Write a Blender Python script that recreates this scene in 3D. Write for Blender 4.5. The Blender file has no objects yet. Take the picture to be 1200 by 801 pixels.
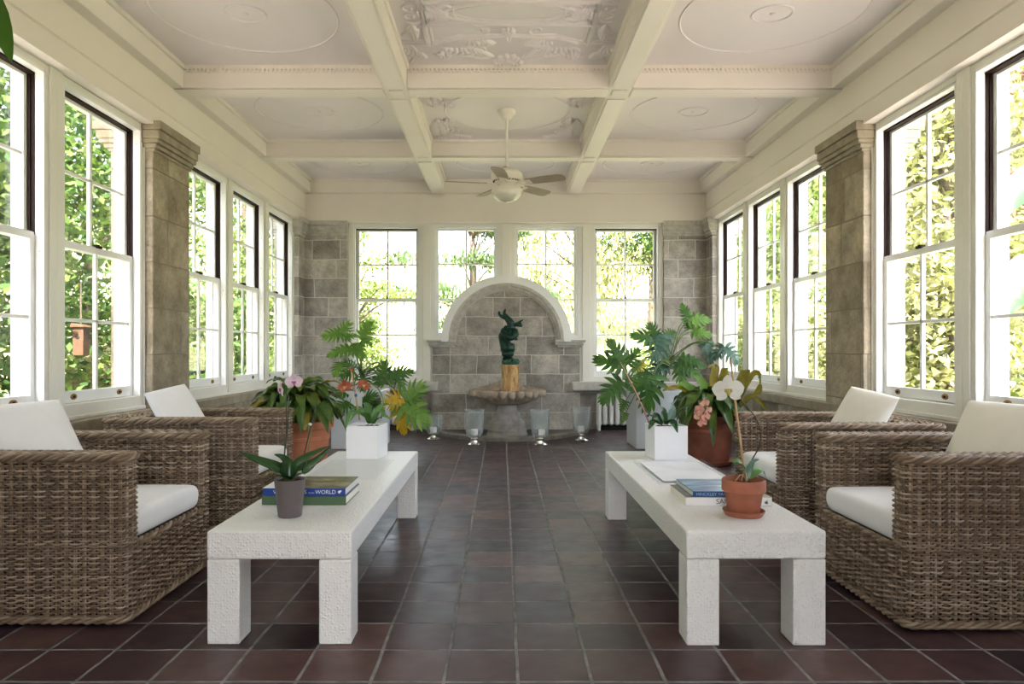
import bpy, bmesh, math, random
import numpy as np
from mathutils import Vector, Matrix, Euler
PI = math.pi
rng = random.Random(7)
S = bpy.context.scene
C = S.collection
CAMX, CAMZ, F = -0.05, 1.10, 800.0

def at(px, py, Y):
    """a point of the room seen at photo pixel (px, py), Y metres in front of the camera"""
    return Vector(((px - 588) * Y / F + CAMX, Y, CAMZ - (py - 410) * Y / F))

# ------------------------------------------------------------------ materials
class NT:
    def __init__(s, name):
        s.m = bpy.data.materials.new(name); s.m.use_nodes = True
        s.t = s.m.node_tree; s.t.nodes.clear()
        s.out = s.n('ShaderNodeOutputMaterial')
    def n(s, typ, **kw):
        nd = s.t.nodes.new(typ)
        for k, v in kw.items(): setattr(nd, k, v)
        return nd
    def l(s, a, b): s.t.links.new(a, b)
    def inp(s, nd, **kw):
        for k, v in kw.items():
            k2 = k.replace('_', ' ')
            nd.inputs[k2].default_value = v
    def coords(s, kind='Object'): return s.n('ShaderNodeTexCoord').outputs[kind]
    def noise(s, vec, scale=5, detail=4, rough=.55):
        nd = s.n('ShaderNodeTexNoise'); nd.inputs['Scale'].default_value = scale
        nd.inputs['Detail'].default_value = detail; nd.inputs['Roughness'].default_value = rough
        if vec is not None: s.l(vec, nd.inputs['Vector'])
        return nd.outputs['Fac']
    def ramp(s, fac, stops):
        nd = s.n('ShaderNodeValToRGB'); e = nd.color_ramp.elements
        while len(e) < len(stops): e.new(.5)
        for el, (p, c) in zip(e, stops):
            el.position = p; el.color = (c[0], c[1], c[2], 1)
        s.l(fac, nd.inputs['Fac']); return nd.outputs['Color']
    def mix(s, fac, a, b, typ='MIX'):
        nd = s.n('ShaderNodeMix', data_type='RGBA', blend_type=typ)
        for sock, v in ((nd.inputs[0], fac), (nd.inputs[6], a), (nd.inputs[7], b)):
            if isinstance(v, bpy.types.NodeSocket): s.l(v, sock)
            elif isinstance(v, (int, float)): sock.default_value = v
            else: sock.default_value = (v[0], v[1], v[2], 1)
        return nd.outputs[2]
    def math(s, op, a, b=0.0):
        nd = s.n('ShaderNodeMath', operation=op)
        for sock, v in zip(nd.inputs, (a, b)):
            if isinstance(v, bpy.types.NodeSocket): s.l(v, sock)
            else: sock.default_value = v
        return nd.outputs[0]
    def bump(s, h, strength=.3, dist=.01, normal=None):
        nd = s.n('ShaderNodeBump'); nd.inputs['Strength'].default_value = strength
        nd.inputs['Distance'].default_value = dist; s.l(h, nd.inputs['Height'])
        if normal is not None: s.l(normal, nd.inputs['Normal'])
        return nd.outputs['Normal']
    def bsdf(s, color, rough=.5, metal=0, spec=.5, normal=None, **kw):
        b = s.n('ShaderNodeBsdfPrincipled')
        for k, v in (('Base Color', color), ('Roughness', rough), ('Metallic', metal), ('Specular IOR Level', spec)):
            if isinstance(v, bpy.types.NodeSocket): s.l(v, b.inputs[k])
            elif isinstance(v, (int, float)): b.inputs[k].default_value = v
            else: b.inputs[k].default_value = (v[0], v[1], v[2], 1)
        for k, v in kw.items(): b.inputs[k.replace('_', ' ')].default_value = v
        if normal is not None: s.l(normal, b.inputs['Normal'])
        return b.outputs[0]
    def done(s, sh): s.l(sh, s.out.inputs['Surface']); return s.m

def plain(name, col, rough=.5, metal=0, var=.06, scale=12, bump=0, bscale=60, spec=.5):
    t = NT(name); co = t.coords()
    n = t.noise(co, scale)
    lo = [c * (1 - var) for c in col]; hi = [min(1, c * (1 + var)) for c in col]
    c = t.ramp(n, [(.3, lo), (.7, hi)])
    nm = t.bump(t.noise(co, bscale, 3), bump, .004) if bump else None
    return t.done(t.bsdf(c, rough, metal, spec, nm))

def leafmat(name, stops, rough=.4, scale=6, trans=.25, island=.5, spec=.4, tcol=None):
    """foliage: colour varies leaf by leaf and across a leaf; part of the light passes through"""
    t = NT(name); co = t.coords()
    g = t.n('ShaderNodeNewGeometry').outputs['Random Per Island']
    f = t.math('ADD', t.math('MULTIPLY', g, island), t.math('MULTIPLY', t.noise(co, scale, 3), 1 - island))
    c = t.ramp(f, stops)
    b = t.bsdf(c, rough, 0, spec)
    tr = t.n('ShaderNodeBsdfTranslucent')
    t.l(t.mix(1.0, c, tcol or (.95, 1.0, .55), 'MULTIPLY'), tr.inputs['Color'])
    mx = t.n('ShaderNodeMixShader'); mx.inputs[0].default_value = trans
    t.l(b, mx.inputs[1]); t.l(tr.outputs[0], mx.inputs[2])
    return t.done(mx.outputs[0])

def glassmat(name, tint=(1, 1, 1), refl=.06, rough=.02):
    """thin clear pane: mostly see-through with a mirror sheen growing at grazing angles"""
    t = NT(name)
    tr = t.n('ShaderNodeBsdfTransparent'); tr.inputs[0].default_value = (*tint, 1)
    gl = t.n('ShaderNodeBsdfGlossy'); gl.inputs['Roughness'].default_value = rough
    lw = t.n('ShaderNodeLayerWeight'); lw.inputs['Blend'].default_value = .25
    mx = t.n('ShaderNodeMixShader')
    t.l(t.math('MULTIPLY', lw.outputs['Fresnel'], refl * 4), mx.inputs[0])
    t.l(tr.outputs[0], mx.inputs[1]); t.l(gl.outputs[0], mx.inputs[2])
    return t.done(mx.outputs[0])

def hurricanemat(name):
    t = NT(name)
    tr = t.n('ShaderNodeBsdfTransparent'); tr.inputs[0].default_value = (.97, .985, .99, 1)
    df = t.n('ShaderNodeBsdfTranslucent'); df.inputs['Color'].default_value = (.85, .92, .95, 1)
    d2 = t.n('ShaderNodeBsdfDiffuse'); d2.inputs['Color'].default_value = (.85, .92, .95, 1)
    gl = t.n('ShaderNodeBsdfGlossy'); gl.inputs['Roughness'].default_value = .06
    lw = t.n('ShaderNodeLayerWeight'); lw.inputs['Blend'].default_value = .2
    m0 = t.n('ShaderNodeMixShader'); m0.inputs[0].default_value = .5; t.l(df.outputs[0], m0.inputs[1]); t.l(d2.outputs[0], m0.inputs[2])
    m1 = t.n('ShaderNodeMixShader'); t.l(t.math('ADD', t.math('MULTIPLY', lw.outputs['Facing'], .42), .10), m1.inputs[0]); t.l(tr.outputs[0], m1.inputs[1]); t.l(m0.outputs[0], m1.inputs[2])  # pale haze painted in, stronger toward the edges, to brighten the clear glass
    m2 = t.n('ShaderNodeMixShader'); t.l(t.math('MULTIPLY', lw.outputs['Fresnel'], .5), m2.inputs[0]); t.l(m1.outputs[0], m2.inputs[1]); t.l(gl.outputs[0], m2.inputs[2])
    return t.done(m2.outputs[0])

def tilemat():
    t = NT('quarry_tile'); co = t.coords()
    mp = t.n('ShaderNodeMapping'); mp.inputs['Location'].default_value = (-.010, -(2.271 - .2425 * 9) , 0)
    t.l(co, mp.inputs['Vector'])
    wob = t.n('ShaderNodeTexNoise'); wob.inputs['Scale'].default_value = 3.0; t.l(co, wob.inputs['Vector'])
    vm = t.n('ShaderNodeVectorMath', operation='MULTIPLY_ADD')
    t.l(wob.outputs['Color'], vm.inputs[0]); vm.inputs[1].default_value = (.012, .012, 0); t.l(mp.outputs[0], vm.inputs[2])
    b = t.n('ShaderNodeTexBrick'); b.offset = 0; b.squash = 1
    t.l(vm.outputs[0], b.inputs['Vector'])
    t.inp(b, Color1=(0, 0, 0, 1), Color2=(1, 1, 1, 1), Mortar=(0, 0, 0, 1), Scale=1.0, Mortar_Size=.0068, Mortar_Smooth=.25, Bias=0.0, Brick_Width=.245, Row_Height=.2425)
    tone = t.ramp(b.outputs['Color'], [(0, (.026, .016, .021)), (.35, (.046, .025, .030)), (.7, (.068, .036, .038)), (1, (.115, .062, .055))])
    st = t.noise(co, 7, 6, .65)
    tone = t.mix(1.0, tone, t.ramp(st, [(.3, (.72, .72, .76)), (.6, (1.1, 1.08, 1.06)), (.8, (1.5, 1.45, 1.4))]), 'MULTIPLY')
    grout = t.ramp(t.noise(co, 15), [(.3, (.11, .11, .11)), (.7, (.27, .27, .265))])
    col = t.mix(b.outputs['Fac'], tone, grout)
    rg = t.math('ADD', t.math('MULTIPLY', t.noise(co, 9, 5), .34), .20)
    rg = t.math('ADD', rg, t.math('MULTIPLY', b.outputs['Fac'], .3))
    h = t.math('ADD', t.math('MULTIPLY', b.outputs['Fac'], -1.0), t.math('MULTIPLY', t.noise(co, 5, 4), .9))
    return t.done(t.bsdf(col, rg, 0, .36, t.bump(h, .5, .006)))

def stonemat(name, base, light, mortar, bw=.52, rh=.262, off=0.0, zoff=0.0, scl=1.0):
    """coursed ashlar blocks; runs along x + y so that one material serves walls of both directions"""
    t = NT(name); co = t.coords()
    sp = t.n('ShaderNodeSeparateXYZ'); t.l(co, sp.inputs[0])
    cb = t.n('ShaderNodeCombineXYZ')
    t.l(t.math('ADD', t.math('ADD', sp.outputs[0], sp.outputs[1]), off), cb.inputs[0])
    t.l(t.math('ADD', sp.outputs[2], zoff), cb.inputs[1])
    wob = t.n('ShaderNodeTexNoise'); wob.inputs['Scale'].default_value = 2.2; t.l(co, wob.inputs['Vector'])
    vm = t.n('ShaderNodeVectorMath', operation='MULTIPLY_ADD')
    t.l(wob.outputs['Color'], vm.inputs[0]); vm.inputs[1].default_value = (.05, .03, 0); t.l(cb.outputs[0], vm.inputs[2])
    b = t.n('ShaderNodeTexBrick'); b.offset = .43; b.offset_frequency = 2; b.squash = .72; b.squash_frequency = 3
    t.l(vm.outputs[0], b.inputs['Vector'])
    t.inp(b, Color1=(0, 0, 0, 1), Color2=(1, 1, 1, 1), Mortar=(.5, .5, .5, 1), Scale=scl, Mortar_Size=.006, Mortar_Smooth=.3, Bias=0.0, Brick_Width=bw, Row_Height=rh)
    tone = t.ramp(b.outputs['Color'], [(0, [c * .78 for c in base]), (.5, base), (1, light)])
    n1 = t.noise(co, 4.5, 8, .7)
    tone = t.mix(1.0, tone, t.ramp(n1, [(.25, (.5, .48, .46)), (.5, (1, 1, 1)), (.75, (1.55, 1.52, 1.5))]), 'MULTIPLY')
    n2 = t.noise(co, 38, 5, .7)
    tone = t.mix(.6, tone, t.ramp(n2, [(.3, (.7, .7, .7)), (.65, (1.15, 1.15, 1.15))]), 'MULTIPLY')
    col = t.mix(b.outputs['Fac'], tone, mortar)
    h = t.math('ADD', t.math('MULTIPLY', b.outputs['Fac'], -.5), t.math('ADD', n1, t.math('MULTIPLY', n2, .5)))
    return t.done(t.bsdf(col, .85, 0, .2, t.bump(h, .7, .02)))

def ostrichmat(name, col):
    t = NT(name); co = t.coords()
    v = t.n('ShaderNodeTexVoronoi'); v.feature = 'SMOOTH_F1'; v.inputs['Scale'].default_value = 92
    v.inputs['Randomness'].default_value = .6; v.inputs['Smoothness'].default_value = .25
    t.l(co, v.inputs['Vector'])
    d = t.ramp(v.outputs['Distance'], [(.05, (1, 1, 1)), (.3, (.45, .45, .45)), (.55, (0, 0, 0))])
    bw = t.n('ShaderNodeRGBToBW'); t.l(d, bw.inputs[0])
    nm = t.bump(bw.outputs[0], .9, .0038)
    c = t.mix(t.noise(co, 5), col, [x * .93 for x in col])
    return t.done(t.bsdf(c, .38, 0, .4, nm))

def wickermat():
    t = NT('grey_kubu_wicker'); co = t.coords()
    g = t.n('ShaderNodeNewGeometry').outputs['Random Per Island']
    mp = t.n('ShaderNodeMapping'); mp.inputs['Scale'].default_value = (5, 5, 110); t.l(co, mp.inputs['Vector'])
    n = t.noise(mp.outputs[0], 1.0, 4, .65)
    f = t.math('ADD', t.math('MULTIPLY', g, .35), t.math('MULTIPLY', n, .65))
    c = t.ramp(f, [(.25, (.105, .068, .042)), (.45, (.20, .138, .090)), (.62, (.34, .26, .185)), (.8, (.56, .48, .39))])
    return t.done(t.bsdf(c, .55, 0, .35))

def barkmat(name, a, b_, sc=12, stretch=.18):
    t = NT(name); co = t.coords()
    mp = t.n('ShaderNodeMapping'); mp.inputs['Scale'].default_value = (1, 1, stretch); t.l(co, mp.inputs['Vector'])
    n = t.noise(mp.outputs[0], sc, 6, .7)
    return t.done(t.bsdf(t.ramp(n, [(.35, a), (.65, b_)]), .85, 0, .2, t.bump(n, .9, .02)))

def pictmat(name, stops, scale=7, rough=.2, axis_scale=(1, 1, 1)):
    t = NT(name); co = t.coords()
    mp = t.n('ShaderNodeMapping'); mp.inputs['Scale'].default_value = axis_scale; t.l(co, mp.inputs['Vector'])
    return t.done(t.bsdf(t.ramp(t.noise(mp.outputs[0], scale, 6, .6), stops), rough, 0, .5))

M = {}
M['tile'] = tilemat()
M['plaster'] = plain('cream_painted_plaster', (.82, .77, .715), .55, var=.02, scale=2)
M['panel'] = plain('lilac_white_ceiling_paint', (.765, .72, .725), .6, var=.02, scale=2)
M['paint'] = plain('white_gloss_paint', (.83, .84, .84), .32, var=.015, scale=3)
M['casing'] = plain('warm_white_casing_paint', (.82, .81, .76), .35, var=.015, scale=3)
M['track'] = plain('dark_brown_window_track', (.017, .0065, .0045), .6, spec=.15)
M['stone'] = stonemat('coursed_grey_stone', (.40, .372, .342), (.52, .49, .455), (.66, .64, .61))
M['brownstone'] = stonemat('coursed_brown_stone', (.36, .308, .232), (.43, .375, .29), (.25, .215, .165), .7, .36)
M['mould'] = plain('carved_limestone', (.50, .48, .45), .8, var=.2, scale=14, bump=.4)
M['capstone'] = plain('brown_carved_stone', (.33, .285, .215), .8, var=.2, scale=10, bump=.5)
M['fount'] = plain('weathered_cast_stone', (.40, .33, .265), .85, var=.35, scale=9, bump=.6, bscale=45)
M['fountbase'] = plain('grey_cast_stone', (.33, .31, .30), .85, var=.3, scale=9, bump=.6, bscale=45)
M['glass'] = glassmat('window_glass', (1, 1, 1), .05)
M['hglass'] = hurricanemat('hurricane_glass')
M['acrylic'] = glassmat('clear_acrylic', (.99, .995, 1), .03, .05)
M['brass'] = plain('aged_brass', (.30, .17, .07), .4, .8)
M['screw'] = plain('painted_screw_head', (.5, .5, .5), .4, .3)
M['silver'] = plain('polished_silver', (.78, .76, .72), .16, 1)
M['wax'] = plain('ivory_candle_wax', (.86, .84, .78), .5)
M['wick'] = plain('burnt_wick', (.02, .02, .02), .9)
M['wicker'] = wickermat()
M['core'] = plain('dark_wicker_core', (.030, .019, .012), .9)
M['fabric'] = plain('white_canvas_fabric', (.80, .80, .80), .9, var=.02, bump=.15, bscale=500, spec=.1)
M['fabric2'] = plain('ivory_canvas_fabric', (.79, .765, .69), .9, var=.02, bump=.15, bscale=500, spec=.1)
M['ostrich'] = ostrichmat('white_ostrich_leather', (.80, .80, .79))
M['white'] = plain('white_lacquer', (.84, .85, .87), .3, var=.01)
M['stand'] = plain('pale_grey_lacquer', (.62, .65, .69), .35, var=.015)
M['radiator'] = plain('white_radiator_enamel', (.78, .77, .76), .4, var=.02)
M['dark'] = plain('black_gap', (.012, .012, .012), .8)
M['terracotta'] = plain('orange_terracotta', (.44, .155, .075), .75, var=.15, scale=8, bump=.15)
M['oldterra'] = plain('dark_weathered_terracotta', (.23, .075, .045), .7, var=.35, scale=6, bump=.2)
M['smallterra'] = plain('brick_red_terracotta', (.34, .115, .065), .7, var=.14, scale=14, bump=.15)
M['greypot'] = plain('taupe_grey_pot', (.115, .098, .100), .5, var=.05)
M['soil'] = plain('bark_compost', (.055, .032, .02), .95, var=.6, scale=60, bump=1.0, bscale=90)
M['basinstone'] = plain('dark_basin_stone', (.075, .07, .068), .5, var=.3, scale=8)  # basin floor stone, darker than the curb
M['curb'] = plain('grey_curb_stone', (.20, .185, .17), .8, var=.3, scale=10, bump=.5)
M['stump'] = barkmat('golden_pine_bark', (.26, .13, .05), (.70, .48, .24), 22, .3)
M['bronze'] = plain('green_patina_bronze', (.012, .044, .032), .28, .5, var=.6, scale=14)
M['verdigris'] = plain('verdigris_mound', (.035, .12, .075), .6, .3, var=.7, scale=40, bump=.8)
M['fanwhite'] = plain('cream_fan_enamel', (.76, .72, .65), .35, var=.02)
M['blade'] = plain('pale_oak_fan_blade', (.36, .30, .23), .5, var=.1, scale=8)
M['opal'] = plain('opal_glass_bowl', (.70, .68, .60), .25, var=.02)
M['philo'] = leafmat('philodendron_green', [(.2, (.03, .095, .016)), (.5, (.06, .17, .025)), (.8, (.12, .26, .04))], .32, 5, .25)
M['philolight'] = leafmat('young_philodendron_green', [(.2, (.08, .21, .025)), (.5, (.15, .31, .045)), (.8, (.25, .40, .08))], .35, 5, .3)
M['philoblue'] = leafmat('blue_sheened_leaf', [(.2, (.035, .10, .07)), (.5, (.07, .16, .12)), (.8, (.15, .26, .21))], .25, 5, .15)
M['yellowleaf'] = leafmat('yellowing_leaf', [(.2, (.42, .25, .015)), (.5, (.62, .40, .02)), (.8, (.70, .52, .05))], .4, 5, .3)
M['croton'] = leafmat('olive_croton_leaf', [(.22, (.012, .042, .012)), (.48, (.040, .10, .02)), (.6, (.095, .15, .025)), (.78, (.34, .28, .03))], .28, 9, .15)
M['crotonold'] = leafmat('bronze_yellow_leaf', [(.25, (.08, .09, .012)), (.5, (.22, .19, .02)), (.8, (.45, .33, .03))], .35, 12, .2)
M['orchidleaf'] = leafmat('dark_orchid_leaf', [(.2, (.010, .038, .012)), (.5, (.018, .065, .018)), (.8, (.04, .11, .025))], .22, 4, .05)
M['orchidlight'] = leafmat('fresh_orchid_leaf', [(.2, (.04, .12, .03)), (.5, (.08, .2, .05)), (.8, (.15, .3, .09))], .3, 4, .12)
M['paleleaf'] = leafmat('pale_blue_leaf', [(.2, (.07, .16, .12)), (.5, (.14, .25, .21)), (.8, (.30, .42, .40))], .3, 8, .1)
M['banana'] = leafmat('banana_leaf', [(.2, (.03, .10, .012)), (.5, (.06, .16, .02)), (.8, (.12, .25, .04))], .35, 3, .3)
M['bananaout'] = leafmat('pale_banana_leaf', [(.2, (.03, .085, .04)), (.5, (.05, .12, .055)), (.8, (.08, .17, .09))], .4, 3, .3)
M['stem'] = plain('dark_plant_stem', (.035, .045, .02), .5, var=.3)
M['greenstem'] = plain('green_plant_stem', (.10, .17, .04), .5, var=.3)
M['stake'] = plain('bamboo_stake', (.46, .30, .15), .6, var=.2)
M['pinkstake'] = plain('brown_stake', (.33, .19, .13), .6, var=.2)
M['orchidpink'] = leafmat('pale_lilac_petal', [(.2, (.60, .45, .57)), (.5, (.72, .60, .70)), (.8, (.82, .76, .80))], .5, 40, .25, .2, tcol=(1, .9, 1))
M['orchidwhite'] = leafmat('white_petal', [(.2, (.72, .74, .70)), (.8, (.86, .86, .84))], .5, 10, .25, .2, tcol=(1, 1, .95))
M['orchidrose'] = leafmat('rose_petal', [(.2, (.50, .16, .15)), (.5, (.62, .28, .24)), (.8, (.74, .45, .36))], .5, 50, .2, .3, tcol=(1, .8, .8))
M['orchidred'] = leafmat('brick_red_petal', [(.2, (.22, .03, .02)), (.5, (.36, .07, .035)), (.8, (.5, .16, .07))], .5, 60, .2, .3, tcol=(1, .7, .5))
M['lip'] = plain('magenta_orchid_lip', (.45, .14, .36), .5)
M['yellowlip'] = plain('yellow_orchid_lip', (.45, .38, .10), .5)
M['paper'] = plain('book_pages', (.74, .72, .64), .8, var=.05, scale=90)
M['bluecover'] = plain('royal_blue_cover', (.012, .055, .30), .3, var=.04)
M['greencover'] = plain('moss_green_cover', (.075, .14, .065), .4, var=.05)
M['whitecover'] = plain('white_book_cover', (.80, .80, .80), .3, var=.02)
M['greycover'] = pictmat('grey_photo_cover', [(.3, (.10, .10, .10)), (.6, (.22, .22, .21)), (.8, (.45, .45, .44))], 18, .3, (1, 6, 1))
M['denim'] = plain('ocean_blue_cover', (.02, .09, .24), .3, var=.05)
M['sea'] = pictmat('sea_photo_cover', [(.25, (.10, .22, .42)), (.5, (.28, .46, .68)), (.62, (.55, .68, .80)), (.8, (.8, .84, .85))], 5, .15, (1, 4, 1))
M['land'] = pictmat('landscape_photo_cover', [(.3, (.05, .045, .03)), (.5, (.16, .15, .07)), (.6, (.28, .26, .16)), (.75, (.45, .47, .5))], 8, .15, (1, 2, 1))
M['print'] = plain('white_lettering', (.8, .8, .8), .5)
M['printgrey'] = plain('dark_grey_lettering', (.10, .10, .11), .5)
M['printblue'] = plain('pale_blue_lettering', (.35, .5, .7), .5)
M['sheet'] = pictmat('pale_printed_sheet', [(.3, (.60, .66, .66)), (.5, (.78, .79, .82)), (.7, (.84, .85, .88))], 4, .4)
M['lawn'] = plain('sunlit_lawn', (.27, .275, .15), .9, var=.3, scale=1.2, bump=.5, bscale=30, spec=.1)
M['bounce_paving'] = stonemat('pale_bounce_paving', (.60, .53, .46), (.70, .63, .56), (.48, .43, .38), .6, .4)  # pale so the added slabs throw light up to the ceiling
M['bark'] = barkmat('grey_brown_bark', (.05, .038, .028), (.14, .11, .085), 14, .2)
M['box'] = plain('weathered_cedar', (.075, .036, .014), .7, var=.25, scale=20)
def tl(n, a, b, c, tr=.35, tc=None): M[n] = leafmat(n, [(.15, a), (.5, b), (.85, c)], .5, 1.2, tr, .75, .25, tc)
tl('maple_leaves', (.022, .060, .012), (.065, .135, .024), (.17, .24, .06))
tl('lime_leaves', (.07, .125, .03), (.16, .23, .06), (.32, .38, .14))
tl('conifer_needles', (.03, .065, .022), (.06, .10, .035), (.10, .15, .05), .2)
tl('copper_leaves', (.10, .04, .035), (.20, .10, .075), (.30, .18, .11), .3, (1, .75, .6))
tl('golden_leaves', (.15, .17, .06), (.27, .28, .12), (.42, .40, .22))

# ------------------------------------------------------------------ mesh builder
class B:
    def __init__(s): s.v = []; s.f = []
    def add(s, vs, fs):
        o = len(s.v); s.v.extend([tuple(p) for p in vs]); s.f.extend([tuple(i + o for i in f) for f in fs]); return s
    def box(s, x0, x1, y0, y1, z0, z1):
        if x0 > x1: x0, x1 = x1, x0
        if y0 > y1: y0, y1 = y1, y0
        vs = [(x, y, z) for z in (z0, z1) for y in (y0, y1) for x in (x0, x1)]
        return s.add(vs, [(0, 2, 3, 1), (4, 5, 7, 6), (0, 1, 5, 4), (2, 6, 7, 3), (0, 4, 6, 2), (1, 3, 7, 5)])
    def grid(s, rows, closed=False, flip=False):
        n = len(rows[0]); vs = [p for r in rows for p in r]; fs = []
        for i in range(len(rows) - 1):
            for j in range(n if closed else n - 1):
                a, b = i * n + j, i * n + (j + 1) % n
                q = (a, b, b + n, a + n); fs.append(q[::-1] if flip else q)
        return s.add(vs, fs)
    def tube(s, pts, r, n=8, closed=False, flat=1.0):
        pts = [Vector(p) for p in pts]; m = len(pts)
        rs = r if isinstance(r, (list, tuple)) else [r] * m
        rows = []; up = Vector((0, 0, 1)); prev = None
        for i in range(m):
            a = pts[i - 1] if (i > 0 or closed) else pts[i]
            b = pts[(i + 1) % m] if (i < m - 1 or closed) else pts[i]
            t = (b - a).normalized()
            if prev is None:
                u = up if abs(t.dot(up)) < .9 else Vector((1, 0, 0))
                nx = t.cross(u).normalized()
            else:
                nx = (prev - t * prev.dot(t)).normalized()
            prev = nx; ny = t.cross(nx)
            rows.append([pts[i] + nx * (rs[i] * math.cos(2 * PI * k / n)) + ny * (rs[i] * flat * math.sin(2 * PI * k / n)) for k in range(n)])
        if closed: rows.append(rows[0])
        s.grid(rows, True)
        if not closed:
            o = len(s.v) - n * len(rows)
            s.f.append(tuple(o + k for k in range(n))[::-1]); s.f.append(tuple(o + n * (len(rows) - 1) + k for k in range(n)))
        return s
    def lathe(s, prof, n=32, c=(0, 0, 0), mod=None):
        rows = []
        for (r, z) in prof:
            row = []
            for k in range(n):
                a = 2 * PI * k / n; rr = r * (mod(a, r, z) if mod else 1)
                row.append((c[0] + rr * math.cos(a), c[1] + rr * math.sin(a), c[2] + z))
            rows.append(row)
        return s.grid(rows, True)
    def prism(s, poly, axis, a, b):
        """2D polygon extruded along axis (0,1,2) from a to b"""
        n = len(poly)
        def mk(p, h):
            q = list(p); q.insert(axis, h); return tuple(q)
        vs = [mk(p, a) for p in poly] + [mk(p, b) for p in poly]
        fs = [tuple(range(n))[::-1], tuple(range(n, 2 * n))] + [(i, (i + 1) % n, (i + 1) % n + n, i + n) for i in range(n)]
        return s.add(vs, fs)
    def blob(s, c, r, n=10, m=6, rot=None):
        c = Vector(c); rows = []
        for i in range(m + 1):
            th = PI * i / m; row = []
            for k in range(n):
                p = Vector((r[0] * math.sin(th) * math.cos(2 * PI * k / n), r[1] * math.sin(th) * math.sin(2 * PI * k / n), r[2] * math.cos(th)))
                if rot: p = rot @ p
                row.append(c + p)
            rows.append(row)
        return s.grid(rows, True)
    def xf(s, mat, start=0):
        s.v[start:] = [tuple(mat @ Vector(p)) for p in s.v[start:]]; return s

def setp(o, label=None, cat=None, group=None, kind=None):
    if label: o['label'] = label
    if cat: o['category'] = cat
    if group: o['group'] = group
    if kind: o['kind'] = kind
    return o

def build(name, b, mat, parent=None, smooth=35, bevel=0, loc=None, seg=2, weld=True):
    me = bpy.data.meshes.new(name)
    me.from_pydata(b.v, [], b.f)
    if weld:
        bm = bmesh.new(); bm.from_mesh(me)
        bmesh.ops.remove_doubles(bm, verts=bm.verts, dist=1e-5)
        bmesh.ops.recalc_face_normals(bm, faces=bm.faces)
        bm.to_mesh(me); bm.free()
    me.materials.append(mat)
    if smooth:
        me.shade_smooth()
        if smooth < 180: me.set_sharp_from_angle(angle=math.radians(smooth))
    o = bpy.data.objects.new(name, me); C.objects.link(o)
    if parent is not None: o.parent = parent
    if loc: o.location = loc
    if bevel:
        md = o.modifiers.new('bevel', 'BEVEL'); md.width = bevel; md.segments = seg; md.limit_method = 'ANGLE'; md.angle_limit = math.radians(40)
    return o

def thing(name, label, cat, loc=(0, 0, 0), rz=0, group=None):
    o = bpy.data.objects.new(name, None); C.objects.link(o); o.empty_display_size = .1
    o.location = loc; o.rotation_euler = (0, 0, rz)
    return setp(o, label, cat, group)

def struct(name, label, b, mat, cat='wall', **kw):
    o = build(name, b, mat, **kw); return setp(o, label, cat, kind='structure')

def dup(root, loc, rz, label, group=None):
    r = root.copy(); C.objects.link(r); r.location = loc; r.rotation_euler = (0, 0, rz); r['label'] = label
    if group: r['group'] = group
    for ch in list(root.children):
        c = ch.copy(); C.objects.link(c); c.parent = r
        for g in list(ch.children):
            d = g.copy(); C.objects.link(d); d.parent = c
    return r

def text(name, body, size, mat, parent, loc, rot=(PI / 2, 0, 0), sx=1.0):
    cu = bpy.data.curves.new(name, 'FONT'); cu.body = body; cu.size = size; cu.extrude = .0004
    cu.align_x = 'LEFT'; cu.align_y = 'CENTER'
    cu.materials.append(mat)
    tmp = bpy.data.objects.new(name + '_outline', cu); C.objects.link(tmp)
    me = bpy.data.meshes.new_from_object(tmp.evaluated_get(bpy.context.evaluated_depsgraph_get()))
    bpy.data.objects.remove(tmp); bpy.data.curves.remove(cu); me.name = name
    if not me.materials: me.materials.append(mat)
    o = bpy.data.objects.new(name, me); C.objects.link(o); o.parent = parent; o.location = loc; o.rotation_euler = rot; o.scale = (sx, 1, 1)
    return o

# ------------------------------------------------------------------ room
SF, CF, FR = 2.75, 2.825, 2.73           # half-widths: stone face, casing face, frieze face
YB = 9.35                                # back stone plane
CZ, BZ = 3.41, 3.23                      # ceiling panel, underside of beams
Y0 = -1.2                                # the room runs on behind the camera
OUT = 3.02                               # outer face of the side walls
b = B().box(-OUT, OUT, Y0, 9.75, -.12, 0)
struct('floor', 'dark purple-brown square quarry tile floor with grey grout', b, M['tile'], 'floor', smooth=0)
# ceiling slab
b = B().box(-OUT - .3, OUT + .3, Y0, 10.0, CZ, CZ + .3)
struct('ceiling', 'pale lilac-white plaster ceiling between cream coffer beams', b, M['panel'], 'ceiling', smooth=0)

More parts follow.
